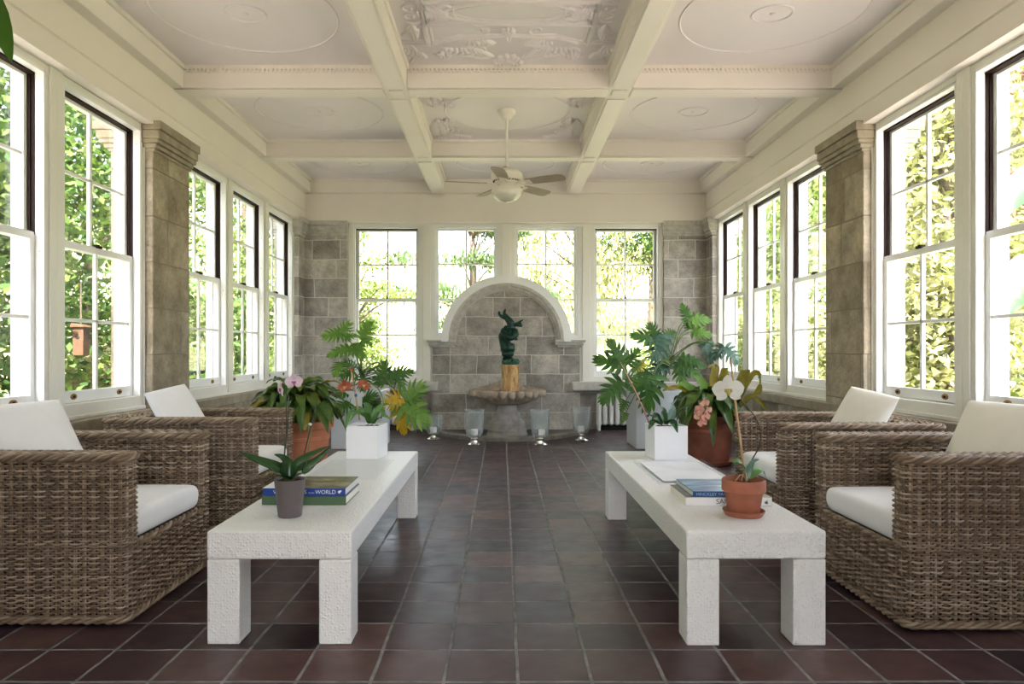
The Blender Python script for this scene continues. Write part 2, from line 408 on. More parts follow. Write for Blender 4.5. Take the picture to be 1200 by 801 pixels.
def beam_x(y0, y1):
    b = B()
    b.box(-FR, FR, y0, y1, BZ, CZ)
    return b
BX = .92; BW = .0975
n = 1
for (y0, y1) in ((1.65, 1.85), (3.60, 3.80), (5.55, 5.75), (7.50, 7.68)):
    b = B()
    for (x0, x1) in ((-FR, -BX - BW), (-BX + BW, BX - BW), (BX + BW, FR)):
        b.box(x0, x1, y0, y1, BZ, CZ + .01)
        b.box(x0, x1, y0 - .02, y1 + .02, CZ - .035, CZ + .01)
        b.box(x0, x1, y0 + .02, y1 - .02, BZ - .012, BZ)
    struct('trim_%d' % n, 'cream cross beam, ' + ('behind the viewer', 'just above the viewer', 'between the ornate coffer and the fan', 'just beyond the ceiling fan')[n - 1], b, M['plaster'], 'beam', bevel=.006); n += 1
for sx in (-1, 1):
    b = B().box(sx * BX - BW, sx * BX + BW, Y0, YB, BZ, CZ + .01)
    b.box(sx * BX - BW - .02, sx * BX + BW + .02, Y0, YB, CZ - .035, CZ + .01)
    for (ya, yc) in ((3.84, 5.51), (5.79, 7.46), (7.72, 9.25)):
        b.box(sx * BX - BW + .02, sx * BX + BW - .02, ya, yc, BZ - .012, BZ)
    for yj in (5.65, 7.59): b.box(sx * BX - .06, sx * BX + .06, yj - .06, yj + .06, BZ - .012, BZ)
    struct('trim_%d' % n, 'long cream ceiling beam on the %s of the fan' % ('left', 'right')[sx > 0], b, M['plaster'], 'beam', bevel=.006); n += 1
    # border beam along the side wall
    b = B().box(sx * (FR - .093), sx * (FR + .01), Y0, YB, BZ, CZ + .01)
    b.box(sx * (FR - .113), sx * FR, Y0, YB, CZ - .035, CZ + .01)
    struct('trim_%d' % n, 'cream border beam along the %s wall' % ('left', 'right')[sx > 0], b, M['plaster'], 'beam', bevel=.006); n += 1
b = B().box(-FR, FR, 9.24, 9.36, BZ, CZ + .01); b.box(-FR, FR, 9.22, 9.3, CZ - .035, CZ + .01)
struct('trim_%d' % n, 'cream border beam along the end wall', b, M['plaster'], 'beam', bevel=.006); n += 1
# bead rows at the top of the beams
b = B()
for (x0, x1) in ((-2.6, -1.05), (-.79, .79), (1.05, 2.6)):
    k = x0
    while k < x1:
        b.box(k, k + .017, 5.515, 5.53, CZ - .062, CZ - .036); k += .034
struct('trim_%d' % n, 'row of tiny plaster beads at the top of the cross beam', b, M['plaster'], 'moulding', smooth=0); n += 1

# plaster relief
def ell(c, rx, ry, m=56): return [(c[0] + rx * math.cos(2 * PI * i / m), c[1] + ry * math.sin(2 * PI * i / m), CZ) for i in range(m)]
b = B()
for cx in (-1.81, 1.81):
    for (cy, ry, rx) in ((4.69, .60, .62), (6.62, .56, .60), (8.45, .5, .6)):
        b.tube(ell((cx, cy), rx, ry), .008, 6, True); b.tube(ell((cx, cy), .135, .12, 28), .010, 6, True)
        b.blob((cx, cy, CZ), (.02, .02, .012))
b.tube(ell((0, 6.62), .60, .54), .009, 6, True)
b.tube(ell((0, 8.45), .6, .45), .008, 6, True)
struct('trim_%d' % n, 'thin oval plaster mouldings on the ceiling panels', b, M['panel'], 'moulding', smooth=180); n += 1
b = B()
def ln(pts, r):
    if len(pts) > 8: b.tube([(x, y, CZ) for x, y in pts], r, 6); return
    for p, q in zip(pts, pts[1:]): b.tube([(p[0], p[1], CZ), (q[0], q[1], CZ)], r, 8)
    for p in pts: b.blob((p[0], p[1], CZ), (r, r, r), 8, 6)
def spiral(cx, cy, r, turns, a0, sgn, th=.010):
    m = 26; ln([(cx + sgn * r * (1 - .85 * i / m) * math.cos(a0 + turns * 2 * PI * i / m), cy + r * (1 - .85 * i / m) * math.sin(a0 + turns * 2 * PI * i / m)) for i in range(m + 1)], th)
def acanthus(cx, cy, ang, L, k=7, w=.035):
    for i in range(k):
        t = i / (k - 1)
        for sd in (-1, 1):
            a = ang + sd * (.5 + .5 * t); px = cx + math.cos(ang) * L * t; py = cy + math.sin(ang) * L * t
            l = L * .3 * (1.1 - t)
            b.blob((px + math.cos(a) * l * .6, py + math.sin(a) * l * .6, CZ), (l * .75, w * .42, .028), 8, 5, Matrix.Rotation(a, 3, 'Z'))
def rosette(cx, cy, r):
    for i in range(7):
        a = 2 * PI * i / 7; b.blob((cx + r * .6 * math.cos(a), cy + r * .6 * math.sin(a), CZ), (r * .5, r * .32, .034), 8, 5, Matrix.Rotation(a, 3, 'Z'))
    b.blob((cx, cy, CZ), (r * .3, r * .3, .045), 8, 5)
for q in (1, -1):                         # ornate coffer, mirrored about its middle
    yy = lambda v: 4.675 + q * (v - 4.675)
    for w, rr in ((0, .022), (.035, .012)):
        ln([(-.60 + w, yy(4.2)), (-.60 + w, yy(4.84 - w)), (.60 - w, yy(4.84 - w)), (.60 - w, yy(4.2))], rr)
        ln([(-.80, yy(5.13 - w)), (-.52, yy(5.13 - w)), (-.34, yy(5.03 - w)), (.34, yy(5.03 - w)), (.52, yy(5.13 - w)), (.80, yy(5.13 - w))], rr)
    ln([(.62 * math.sin(a), yy(4.45 + .38 * math.cos(a))) for a in [i * .1 - 1.2 for i in range(25)]], .015)
    ln([(.56 * math.sin(a), yy(4.45 + .34 * math.cos(a))) for a in [i * .1 - 1.2 for i in range(25)]], .008)
    for sd in (-1, 1):
        ln([(sd * .78, yy(5.47)), (sd * .70, yy(5.30)), (sd * .74, yy(5.16))], .012)
        ln([(sd * .60, yy(4.84)), (sd * .78, yy(5.0))], .012)
        spiral(sd * .50, yy(5.28), .10, 1.5, .5, sd); spiral(sd * .26, yy(5.24), .09, 1.4, 2.2, sd); spiral(sd * .45, yy(4.72), .09, 1.4, 1, sd)
        spiral(sd * .68, yy(4.62), .09, 1.4, 1, sd); spiral(sd * .2, yy(4.93), .06, 1.3, 2, sd)
        acanthus(sd * .64, yy(5.38), PI / 2 * q * -1 + sd * .9, .24); acanthus(sd * .12, yy(5.36), (0 if sd > 0 else PI) + q * sd * -.35, .38, 9, .05)
        acanthus(sd * .42, yy(4.66), (0 if sd > 0 else PI), .2); acanthus(sd * .1, yy(5.12), (0 if sd > 0 else PI), .22)
        acanthus(sd * .69, yy(4.85), q * PI / 2, .22)
        rosette(sd * .50, yy(5.33), .055)
    rosette(0, yy(5.40), .085); rosette(.07, yy(5.46), .05); rosette(-.07, yy(5.46), .05); rosette(0, yy(4.93), .05)
    acanthus(0, yy(4.9), q * PI / 2, .18)
for (cx, cy, a1, a2) in ((-.70, 5.90, 0, PI / 2), (.70, 5.90, PI, PI / 2), (-.70, 7.36, 0, -PI / 2), (.70, 7.36, PI, -PI / 2)):
    acanthus(cx, cy, a1, .30, 9, .07); acanthus(cx, cy, a2, .52, 13, .08); acanthus(cx, cy, (a1 + a2) / 2 if a1 == 0 else a1 + (PI / 4 if a2 < 0 else -PI / 4), .26, 8, .07)
    for q9 in range(16): acanthus(cx + (.02 + .03 * (q9 % 4)) * (1 if a1 == 0 else -1), cy + (.1 + .028 * q9) * (1 if a2 > 0 else -1), q9 * 1.7, .08, 4, .05)
    rosette(cx, cy, .06); spiral(cx + (.09 if a1 == 0 else -.09), cy + (.2 if a2 > 0 else -.2), .06, 1.4, 0, 1, .008)
struct('trim_%d' % n, 'ornate plaster scrollwork on the middle ceiling panels', b, M['panel'], 'moulding', smooth=180); n += 1

# side walls: frieze, stone dado, jamb piers between the windows
WIN = [(2.18, 3.117, 'A0'), (3.22, 4.157, 'A'), (4.32, 5.257, 'B'), (5.95, 6.885, 'C'), (7.04, 7.97, 'D'), (8.125, 9.055, 'E')]
ZS, ZT = .75, 2.80                       # window opening bottom and top
for sx, side in ((-1, 'left'), (1, 'right')):
    b = B()
    b.box(sx * FR, sx * OUT, Y0, 9.75, 2.84, CZ)
    b.prism([(sx * (FR - .012), 2.99), (sx * FR, 3.0), (sx * FR, 2.98)], 1, Y0, YB)
    struct('wall_%s_frieze' % side, 'cream plaster frieze above the windows of the %s wall' % side, b, M['plaster'], smooth=0)
    b = B()
    b.box(sx * (SF + .03), sx * OUT, Y0, 9.75, -.7, .56)
    struct('wall_%s' % side, 'low grey-brown stone wall under the windows on the %s' % side, b, M['brownstone'], smooth=0)
    b = B()
    b.box(sx * (SF - .01), sx * (OUT + .05), Y0, YB, .56, .648)
    struct('trim_%d' % n, 'stone sill course under the windows of the %s wall' % side, b, M['capstone'], 'sill', bevel=.008); n += 1
    # pilasters with caps
    for (ya, yb, what) in ((5.29, 5.905, 'tall stone pilaster between the windows of the %s wall' % side), (9.085, 9.36, 'narrow stone pilaster in the far corner of the %s wall' % side), (1.4, 2.07, 'stone pilaster at the near end of the %s wall' % side)):
        b = B().box(sx * SF, sx * (OUT + .06), ya, yb, .0, 2.70)
        r = struct('wall_%s_pilaster' % side, what, b, M['brownstone'] if yb < 9 else M['stone'], 'pilaster', bevel=.008)
        b = B()
        e = .0
        for (z0, z1, p) in ((2.64, 2.665, .014), (2.665, 2.70, .03), (2.70, 2.735, .05), (2.735, 2.80, .062), (2.80, 2.868, .078)):
            b.box(sx * (SF - p), sx * (OUT + .06 + p * 1.6), ya - p * .5, min(yb + p * .5, 9.4), z0, z1)
        build('capital', b, M['capstone'] if yb < 9 else M['mould'], r, bevel=.007)
    # outer corbel seen through the panes
    # plain wall behind the viewer
    b = B().box(sx * CF, sx * OUT, Y0, 1.4, .648, 2.84)
    struct('wall_%s_near' % side, 'plain cream wall at the near end on the %s' % side, b, M['plaster'], smooth=0)

b = B()
b.box(-OUT, -.45, Y0 - .2, Y0, 0, CZ); b.box(.45, OUT, Y0 - .2, Y0, 0, CZ); b.box(-.45, .45, Y0 - .2, Y0, 2.1, CZ)  # added out of view to cut light from behind; doorway narrowed to suit
struct('wall_near', 'unseen cream wall behind the viewer, limiting light through its doorway', b, M['plaster'], smooth=0)
def W3(sx, v, y, z): return (sx * (CF + v), y, z)
wn = 1
def side_window(sx, y0, y1, label, prev_end, next_start):
    """double-hung sash window: inside casing, jambs with screws, brown tracks, two 4-light sashes, lifts"""
    global wn
    root = thing('window_%d' % wn, label, 'window', (sx * CF, (y0 + y1) / 2, ZS)); wn += 1
    root['kind'] = 'structure'
    ym, half = (y0 + y1) / 2, (y1 - y0) / 2
    def bx(b, v0, v1, u0, u1, z0, z1): b.box(sx * v0, sx * v1, u0, u1, z0 - ZS, z1 - ZS)
    b = B()                              # casing and jambs, out to mid-way of the neighbouring opening
    l = max(prev_end - ym, -half - .16) if prev_end else -half - .03
    r = min(next_start - ym, half + .16) if next_start else half + .03
    bx(b, 0, .19, l, -half, ZS - .10, 2.84); bx(b, 0, .19, half, r, ZS - .10, 2.84)
    bx(b, 0, .19, -half, half, ZT, 2.84)
    bx(b, 0, .19, -half, half, ZS - .10, ZS)
    bx(b, -.014, 0, l, -half - .02, ZS - .10, 2.84); bx(b, -.014, 0, half + .02, r, ZS - .10, 2.84)
    bx(b, -.02, .02, l, r, ZS - .10, ZS - .075)
    build('casing', b, M['casing'], root, bevel=.003)
    b = B(); f = .018                    # stop beads with screws
    for s_ in (-1, 1):
        a = s_ * half; c = s_ * (half - f)
        bx(b, .0, .056, min(a, c), max(a, c), ZS, ZT)
    bx(b, .0, .056, -half, half, ZT - f, ZT)
    build('stop_bead', b, M['paint'], root, bevel=.002)
    b = B()
    for s_ in (-1, 1):
        for z in (.9, 1.25, 1.7, 2.05, 2.4, 2.68):
            b.blob((sx * .028, s_ * (half - f), z - ZS), (.006, .003, .006), 8, 4)
    build('screw', b, M['screw'], root, smooth=180)
    b = B()                              # dark tracks above the lower sash
    for s_ in (-1, 1):
        a = s_ * half; c = s_ * (half - .022)
        bx(b, .056, .100, min(a, c), max(a, c), 1.80, ZT)
        c2 = s_ * (half - .03); bx(b, .078, .09, min(a, c2), max(a, c2), 1.80, ZT)
    bx(b, .056, .100, -half, half, ZT - .03, ZT)
    build('track', b, M['track'], root)
    def sash(nm, v0, v1, z0, z1, st, br, tr):
        b = B()
        bx(b, v0, v1, -half + .004, -half + st, z0, z1); bx(b, v0, v1, half - st, half - .004, z0, z1)
        bx(b, v0, v1, -half + st, half - st, z0, z0 + br); bx(b, v0, v1, -half + st, half - st, z1 - tr, z1)
        zm = (z0 + br + z1 - tr) / 2; vm = (v0 + v1) / 2
        bx(b, v0 + .006, v1 - .006, -.013, .013, z0 + br, z1 - tr)
        bx(b, v0 + .006, v1 - .006, -half + st, half - st, zm - .011, zm + .011)
        o = build(nm, b, M['paint'], root, bevel=.003)
        g = B(); bx(g, vm - .002, vm + .002, -half + st - .004, half - st + .004, z0 + br - .004, z1 - tr + .004)
        build('pane', g, M['glass'], o, smooth=0)
        return o
    lo = sash('lower_sash', .058, .094, ZS + .004, 1.815, .055, .075, .045)
    hi = sash('upper_sash', .100, .136, 1.775, ZT - .004, .055, .04, .045)
    for u in (-.27, .27):
        b = B(); b.blob((sx * .059, u, .042), (.006, .038, .021), 16, 6)
        build('sash_lift', b, M['brass'], lo, smooth=180)
        b = B(); b.blob((sx * .056, u, .042), (.005, .018, .010), 12, 6)
        build('finger_cup', b, M['track'], lo, smooth=180)
    b = B(); bx(b, .045, .06, -.03, .03, 1.812, 1.83); bx(b, .05, .09, -.012, .012, 1.815, 1.838)
    build('sash_lock', b, M['track'], lo)
    b = B()                              # deep outer reveal
    bx(b, .137, .197, -half - .01, -half + .025, ZS, ZT); bx(b, .137, .197, half - .025, half + .01, ZS, ZT); bx(b, .137, .197, -half + .025, half - .025, ZT - .02, ZT)
    bx(b, .137, .24, -half + .026, half - .026, ZS - .03, ZS + .012)
    build('outer_reveal', b, M['paint'], root)
NAMES = {'A0': 'nearest to the viewer, mostly outside the frame', 'A': 'second pair window nearest the viewer, cut by the picture edge', 'B': 'just before the tall stone pilaster',
         'C': 'first beyond the tall stone pilaster', 'D': 'middle of the three beyond the pilaster', 'E': 'last before the far corner'}
for sx, side in ((-1, 'left'), (1, 'right')):
    for i, (y0, y1, k) in enumerate(WIN):
        pe = {'A': 3.117, 'B': 4.157, 'D': 6.885, 'E': 7.97}.get(k); ns = {'A0': 3.22, 'A': 4.32, 'C': 7.04, 'D': 8.125}.get(k)
        # share each mullion half and half
        side_window(sx, y0, y1, 'white sash window on the %s wall, %s' % (side, NAMES[k]), (pe + y0) / 2 if pe else y0 - .03, (ns + y1) / 2 if ns else y1 + .03)

# ---- end wall
b = B()
b.box(-OUT, OUT, 9.30, 9.75, 2.84, CZ)
struct('wall_back_frieze', 'cream plaster frieze above the end wall windows', b, M['plaster'], smooth=0)
b = B().box(-OUT, OUT, YB + .13, 9.75, -.7, .60)
struct('wall_back', 'grey stone wall behind the radiators at the end', b, M['stone'], smooth=0)
for sx, side in ((-1, 'left'), (1, 'right')):
    b = B().box(sx * 2.17, sx * (OUT + .05), YB, 9.80, 0, 2.72)
    r = struct('wall_back_pilaster', 'grey stone corner pier at the %s end of the end wall' % side, b, M['stone'], 'pilaster', bevel=.006)
    b = B()
    for (z0, z1, p) in ((2.66, 2.69, .016), (2.69, 2.735, .035), (2.735, 2.80, .05), (2.80, 2.862, .068)):
        b.box(sx * (2.17 - p * .3), sx * 2.8, YB - p, YB + .3, z0, z1)
    build('capital', b, M['mould'], r, bevel=.006)
    b = B().box(sx * .905, sx * 2.78, YB - .10, YB + .3, .55, .667)
    struct('trim_%d' % n, 'grey stone sill above the %s radiator' % side, b, M['mould'], 'sill', bevel=.012); n += 1

def arch_pts(r, a0=0, a1=PI, m=40, cz=1.23, cx=.01): return [(cx + r * math.cos(a0 + (a1 - a0) * i / m), cz + r * math.sin(a0 + (a1 - a0) * i / m)) for i in range(m + 1)]
# stone panel below and inside the arch
b = B()
b.prism([(-1.0, 0), (1.02, 0), (1.02, 1.2), (.70, 1.2)] + arch_pts(.70)[0:] + [(-.68, 1.2), (-1.0, 1.2)], 1, YB, 9.72)
struct('wall_back_niche', 'round-headed grey stone panel behind the fountain', b, M['stone'], smooth=0)
# arch mouldings
def arch_band(r0, r1, ya, yb): 
    b = B(); i_ = arch_pts(r0); o_ = arch_pts(r1)
    rows = [[(x, ya, z) for x, z in i_], [(x, ya, z) for x, z in o_], [(x, yb, z) for x, z in o_], [(x, yb, z) for x, z in i_], [(x, ya, z) for x, z in i_]]
    return b.grid(rows)
b = arch_band(.672, .705, YB - .02, YB + .1); b2 = arch_band(.70, .745, YB - .055, YB + .1); b3 = arch_band(.74, .785, YB - .085, YB + .1)
for q in (b2, b3): b.add(q.v, q.f)
struct('trim_%d' % n, 'stepped grey stone arch moulding around the niche', b, M['mould'], 'moulding', smooth=40); n += 1
b = arch_band(.782, .885, YB - .09, YB + .32)
b.box(.79, 1.075, YB - .085, YB + .3, 1.238, 1.262); b.box(-.77, -1.055, YB - .085, YB + .3, 1.238, 1.262)
for sx in (-1, 1):
    b.box(.01 + sx * .79, .01 + sx * .878, YB - .0935, YB + .3, 1.215, 1.236)
    pass
struct('trim_%d' % n, 'white painted arch around the stone moulding', b, M['paint'], 'moulding', smooth=40); n += 1
b = B()
for sx in (-1, 1):
    for (z0, z1, p) in ((1.205, 1.24, .05), (1.165, 1.205, .025), (1.135, 1.165, 0)):
        b.box(.01 + sx * (.70 - (.03 if p else .0)), .01 + sx * (1.03 + p), YB - .03 - p * 1.2, YB + .2, z0, z1)
struct('trim_%d' % n, 'grey stone imposts under the arch', b, M['mould'], 'moulding', bevel=.006); n += 1

def back_window(x0, x1, z0, label, dbl):
    global wn
    root = thing('window_%d' % wn, label, 'window', ((x0 + x1) / 2, YB + .07, z0)); wn += 1; root['kind'] = 'structure'
    h = (x1 - x0) / 2
    def bx(b, v0, v1, u0, u1, za, zb): b.box(u0, u1, v0, v1, za - z0, zb - z0)
    b = B(); bx(b, 0, .06, -h, -h + .018, z0, ZT); bx(b, 0, .06, h - .018, h, z0, ZT); bx(b, 0, .06, -h, h, ZT - .018, ZT)
    build('stop_bead', b, M['paint'], root, bevel=.002)
    if dbl:
        b = B(); bx(b, .06, .10, -h, -h + .018, 1.79, ZT); bx(b, .06, .10, h - .018, h, 1.79, ZT); bx(b, .06, .10, -h, h, ZT - .03, ZT)
        build('track', b, M['track'], root)
    def sash(nm, v0, v1, za, zb, st, br, tr, rows):
        b = B(); bx(b, v0, v1, -h + .004, -h + st, za, zb); bx(b, v0, v1, h - st, h - .004, za, zb)
        bx(b, v0, v1, -h + st, h - st, za, za + br); bx(b, v0, v1, -h + st, h - st, zb - tr, zb)
        bx(b, v0 + .006, v1 - .006, -.012, .012, za + br, zb - tr)
        for z in rows: bx(b, v0 + .006, v1 - .006, -h + st, h - st, z - .011, z + .011)
        o = build(nm, b, M['paint'], root, bevel=.003)
        g = B(); vm = (v0 + v1) / 2; bx(g, vm - .002, vm + .002, -h + st - .003, h - st + .003, za + br - .003, zb - tr + .003)
        build('pane', g, M['glass'], o, smooth=0); return o
    if dbl:
        lo = sash('lower_sash', .06, .10, ZS - .02, 1.815, .05, .085, .045, (1.31,))
        sash('upper_sash', .11, .15, 1.775, ZT - .004, .05, .04, .045, (2.29,))
        for u in (-.2, .24):
            q = B(); q.blob((u, .058, .03), (.036, .006, .02), 16, 6); build('sash_lift', q, M['brass'], lo, smooth=180)
        q = B(); bx(q, .06, .09, -.012, .012, 1.812, 1.84); build('sash_lock', q, M['track'], lo)
    else:
        sash('fixed_sash', .06, .10, z0, ZT - .004, .05, .05, .04, (1.80, 2.29))
BWIN = ((-2.09, -1.195, .68, 'white sash window at the end wall beside the left stone pier', True), (-.978, -.109, 1.29, 'shorter white window left of the arch top', False),
        (.127, 1.0, 1.29, 'shorter white window right of the arch top', False), (1.222, 2.117, .68, 'white sash window at the end wall beside the right stone pier', True))
for w in BWIN: back_window(*w)
b = B()                                  # white framework of the end wall
def bw(x0, x1, z0, z1, y0=YB + .05, y1=YB + .32): b.box(x0, x1, y0, y1, z0, z1)
bw(-2.18, 2.18, ZT, 2.8385, YB + .046)
for (x0, x1, z0) in ((-2.19, -2.09, .66), (-1.195, -.978, .66), (1.0, 1.222, .66), (2.117, 2.19, .66), (-.109, .127, 2.0)): bw(x0, x1, z0, 2.803)
for (x0, x1) in ((-1.135, -1.03), (1.06, 1.165), (-.05, .07)): bw(x0, x1, 2.1 if x0 == -.05 else .66, 2.80, YB + .03, YB + .055)
for (x0, x1) in ((-2.09, -1.195), (1.222, 2.117)): bw(x0, x1, .655, .735)
for (x0, x1) in ((-.978, -.5), (.52, 1.0)): bw(x0, x1, 1.2, 1.30)
struct('wall_back_casing', 'white boarded window framework of the end wall', b, M['casing'], bevel=.003)

# ------------------------------------------------------------------ radiators
def radiator(x0, label):
    r = thing('radiator', label, 'radiator', (x0, 9.39, 0))
    k = 10; p = .083
    for i in range(k):
        b = B(); u = i * p
        for dy in (-.05, .05):
            b.tube([(u, dy, .09), (u, dy, .47)], .030, 10)
        b.blob((u, 0, .47), (.034, .085, .035), 12, 6); b.blob((u, 0, .10), (.034, .085, .035), 12, 6)
        if i in (0, k - 1):
            for dy in (-.05, .05): b.lathe([(.012, 0), (.02, 0), (.018, .05), (.028, .09)], 10, (u, dy, 0))
        build('section', b, M['radiator'], r, smooth=60)
    b = B(); b.tube([(0, 0, .47), (p * (k - 1), 0, .47)], .018, 8); b.tube([(0, 0, .10), (p * (k - 1), 0, .10)], .018, 8)
    build('pipe', b, M['radiator'], r, smooth=60)
    b = B(); b.box(-.01, p * (k - 1) + .01, .0, .06, 0.0, .065)  # dark strip painted for the shade in the gap under the sections
    build('gap_shade', b, M['dark'], r)
radiator(1.285, 'white column radiator under the sill beside the pale pedestal with the tall plant')
radiator(-2.02, 'white column radiator mostly hidden behind the plant with the yellow leaf')

# ------------------------------------------------------------------ fountain
FX, FY = .02, 8.80
r = thing('fountain', 'grey cast stone pedestal fountain with scalloped shell basin', 'fountain', (FX, FY, 0))
b = B().lathe([(.0, 0), (.262, 0), (.262, .03), (.25, .05), (.25, .085), (.232, .10), (.232, .17), (.222, .185), (.19, .21), (.165, .24), (.145, .29), (.125, .36), (.115, .40), (.12, .43), (0, .43)], 40)
build('pedestal', b, M['fountbase'], r, smooth=30)
nf = 26
def flute(a, r_, z): return 1 + (.085 * abs(math.cos(nf * a / 2)) ** .55 - .06) * min(1, (r_ / .40) ** 2) * (1.35 if z > .5 else .8)
NB = nf * 8
rows = []
prof = [(.10, .40), (.20, .408), (.30, .435), (.37, .468), (.41, .500), (.425, .520), (.47, .535), (.488, .560), (.482, .585), (.455, .596), (.42, .585), (.30, .545), (.15, .515), (0, .51)]
for i, (rr, z) in enumerate(prof):
    row = []
    for k in range(NB):
        a = 2 * PI * k / NB
        w = flute(a, rr, z) if i < 10 else 1
        back = max(0, math.sin(a)) ** 3
        lift = back * .06 * (rr / .47) ** 3 + (-.026 * abs(math.cos(nf * a / 2)) ** .6 if i in (6, 7) else 0)
        row.append((rr * w * math.cos(a), rr * w * math.sin(a), z + lift))
    rows.append(row)
b = B().grid(rows, True)
build('shell_basin', b, M['fount'], r, smooth=50)
b = B()                                   # raised scallops behind the stump
for sx in (-1, 1):
    m = 14; rows = []
    for j in range(5):
        t = j / 4; row = []
        for i in range(m + 1):
            u = i / m; x = sx * (.10 + .34 * u); zz = .57 + (.13 * (1 - u) ** 2 + .012 * math.sin(u * 9)) * t
            row.append((x, .16 + .06 * u + .05 * math.sin(PI * u) + .03 * t, zz))
        rows.append(row)
    b = B(); b.grid(rows)
    rows = [[(p[0], p[1] + .03, p[2]) for p in rr] for rr in rows]; b.grid(rows, flip=True)
    build('shell_lobe', b, M['fount'], r, smooth=60)
# curb
b = B(); rows = []
sec = [(-.05, 0), (-.05, .045), (-.035, .06), (.035, .06), (.05, .045), (.05, 0)]
for i in range(49):
    a = PI + PI * i / 48
    row = []
    for (d, z) in sec:
        row.append((FX + (.97 - d) * math.cos(a), YB + (1.10 - d) * math.sin(a), z))
    rows.append(row)
b.grid(rows)
o = build('fountain_curb', b, M['curb'], smooth=40)
setp(o, 'low curved grey stone curb on the floor around the fountain foot', 'curb')
b = B(); b.prism([(FX + .94 * math.cos(PI + PI * i / 40), YB + 1.06 * math.sin(PI + PI * i / 40)) for i in range(41)], 2, 0, .012)
o = build('basin_floor', b, M['basinstone'], smooth=0); setp(o, 'grey stone basin floor inside the fountain curb', 'basin floor', kind='structure')
# stump
SX, SY = .065, 8.86
b = B().lathe([(0, .515), (.125, .515), (.118, .56), (.108, .60), (.110, .75), (.113, .86), (.110, .91), (.10, .915), (0, .915)], 44, (0, 0, -.515), lambda a, r_, z: 1 + .05 * math.sin(9 * a + 3 * z) * math.sin(17 * a) + .03 * math.sin(31 * a + z * 20))
o = build('bark_stump', b, M['stump'], smooth=60, loc=(SX, SY, .513)); setp(o, 'golden bark stump standing in the shell basin under the bronze', 'stump')
# bronze
ST = thing('bronze_statue', 'dark green bronze sculpture coiled upright on the bark stump in the fountain', 'statue', (SX, SY, .913 + .513 - .515 + .002))
zb = 1.1 - (427 - 410) * SY / F
def sp(px, py, dy=0):
    p = at(px, py, SY); return (p.x - SX, dy, p.z - zb + .003)
b = B(); b.blob((0, 0, .028), (.118, .10, .055), 24, 10); rr = random.Random(3)
for i in range(40):
    a = rr.random() * 2 * PI; q = rr.random(); b.blob((.105 * math.cos(a) * (.6 + .4 * q), .09 * math.sin(a), .03 + .03 * rr.random()), (.022, .022, .016), 7, 5)
b.v = [(x, y, max(z, .0)) for x, y, z in b.v]
build('mound', b, M['verdigris'], ST, smooth=180)
bd = B()
def chain(pts, rad, k=5):
    P = [Vector(p) for p in pts]; out = []; ro = []
    for i in range(len(P) - 1):
        p0, p1, p2, p3 = P[max(i - 1, 0)], P[i], P[i + 1], P[min(i + 2, len(P) - 1)]
        for j in range(k):
            t = j / k; out.append(.5 * ((2 * p1) + (p2 - p0) * t + (2 * p0 - 5 * p1 + 4 * p2 - p3) * t * t + (3 * p1 - p0 - 3 * p2 + p3) * t ** 3)); ro.append(rad[i] * (1 - t) + rad[i + 1] * t)
    out.append(P[-1]); ro.append(rad[-1]); return out, ro
pts, ro = chain([sp(595, 417, -.03), sp(594, 408, -.05), sp(590, 398, -.03), sp(588.5, 393, .02), sp(593, 389.5, .06), sp(602, 391, .03), sp(604, 392, -.04), sp(599, 396, -.075), sp(593, 393, -.06), sp(589.5, 388, 0), sp(594, 385.5, .05), sp(601, 384.5, .01), sp(598, 384, -.05), sp(591, 384, -.03)],
                [.06, .085, .062, .05, .045, .045, .045, .042, .042, .036, .036, .034, .032, .025])
bd.tube(pts, ro, 14)
for (px, py, dy, rx, ry, rz) in ((595, 409, -.03, .100, .09, .085), (595, 415, -.055, .085, .07, .05), (589, 409, -.08, .02, .02, .02), (601, 409, -.08, .02, .02, .02), (592, 404, -.07, .04, .04, .03), (600, 405, -.06, .04, .04, .035), (595, 419, -.06, .05, .045, .02), (595, 420, -.01, .07, .06, .045), (588.5, 399, 0, .045, .06, .055), (603.5, 389, -.02, .045, .05, .05), (596, 391, 0, .07, .06, .06), (604, 397.5, -.03, .03, .03, .018)):
    bd.blob(sp(px, py, dy), (rx, ry, rz), 14, 8)
for sec, rad in (([sp(599, 386, 0), sp(598, 378, 0), sp(594, 373, 0), sp(588, 371, 0), sp(585, 368, 0), sp(585.3, 365, -.01)], [.05, .052, .040, .022, .018, .016]),
                 ([sp(596, 376, 0), sp(593.5, 371, -.01), sp(591, 368, -.01), sp(591.5, 365, -.02), sp(592.5, 362.5, -.02)], [.045, .03, .022, .018, .010]),
                 ([sp(598, 383, 0), sp(604, 380.5, -.02), sp(609, 377.5, -.03), sp(613.5, 374.3, -.03)], [.028, .026, .017, .004]),
                 ([sp(604, 380.5, -.02), sp(608, 381.5, -.03), sp(611.5, 382.8, -.03)], [.022, .022, .010]),
                 ([sp(609, 378, -.03), sp(611, 381, -.03), sp(611.5, 383, -.03)], [.012, .012, .006])):
    p_, r_ = chain(sec, rad, 4); bd.tube(p_, r_, 10)
o = build('body', bd, M['bronze'], ST, smooth=180)
md = o.modifiers.new('remesh', 'REMESH'); md.mode = 'VOXEL'; md.voxel_size = .0055; md.use_smooth_shade = True
md = o.modifiers.new('smooth', 'SMOOTH'); md.factor = .5; md.iterations = 2

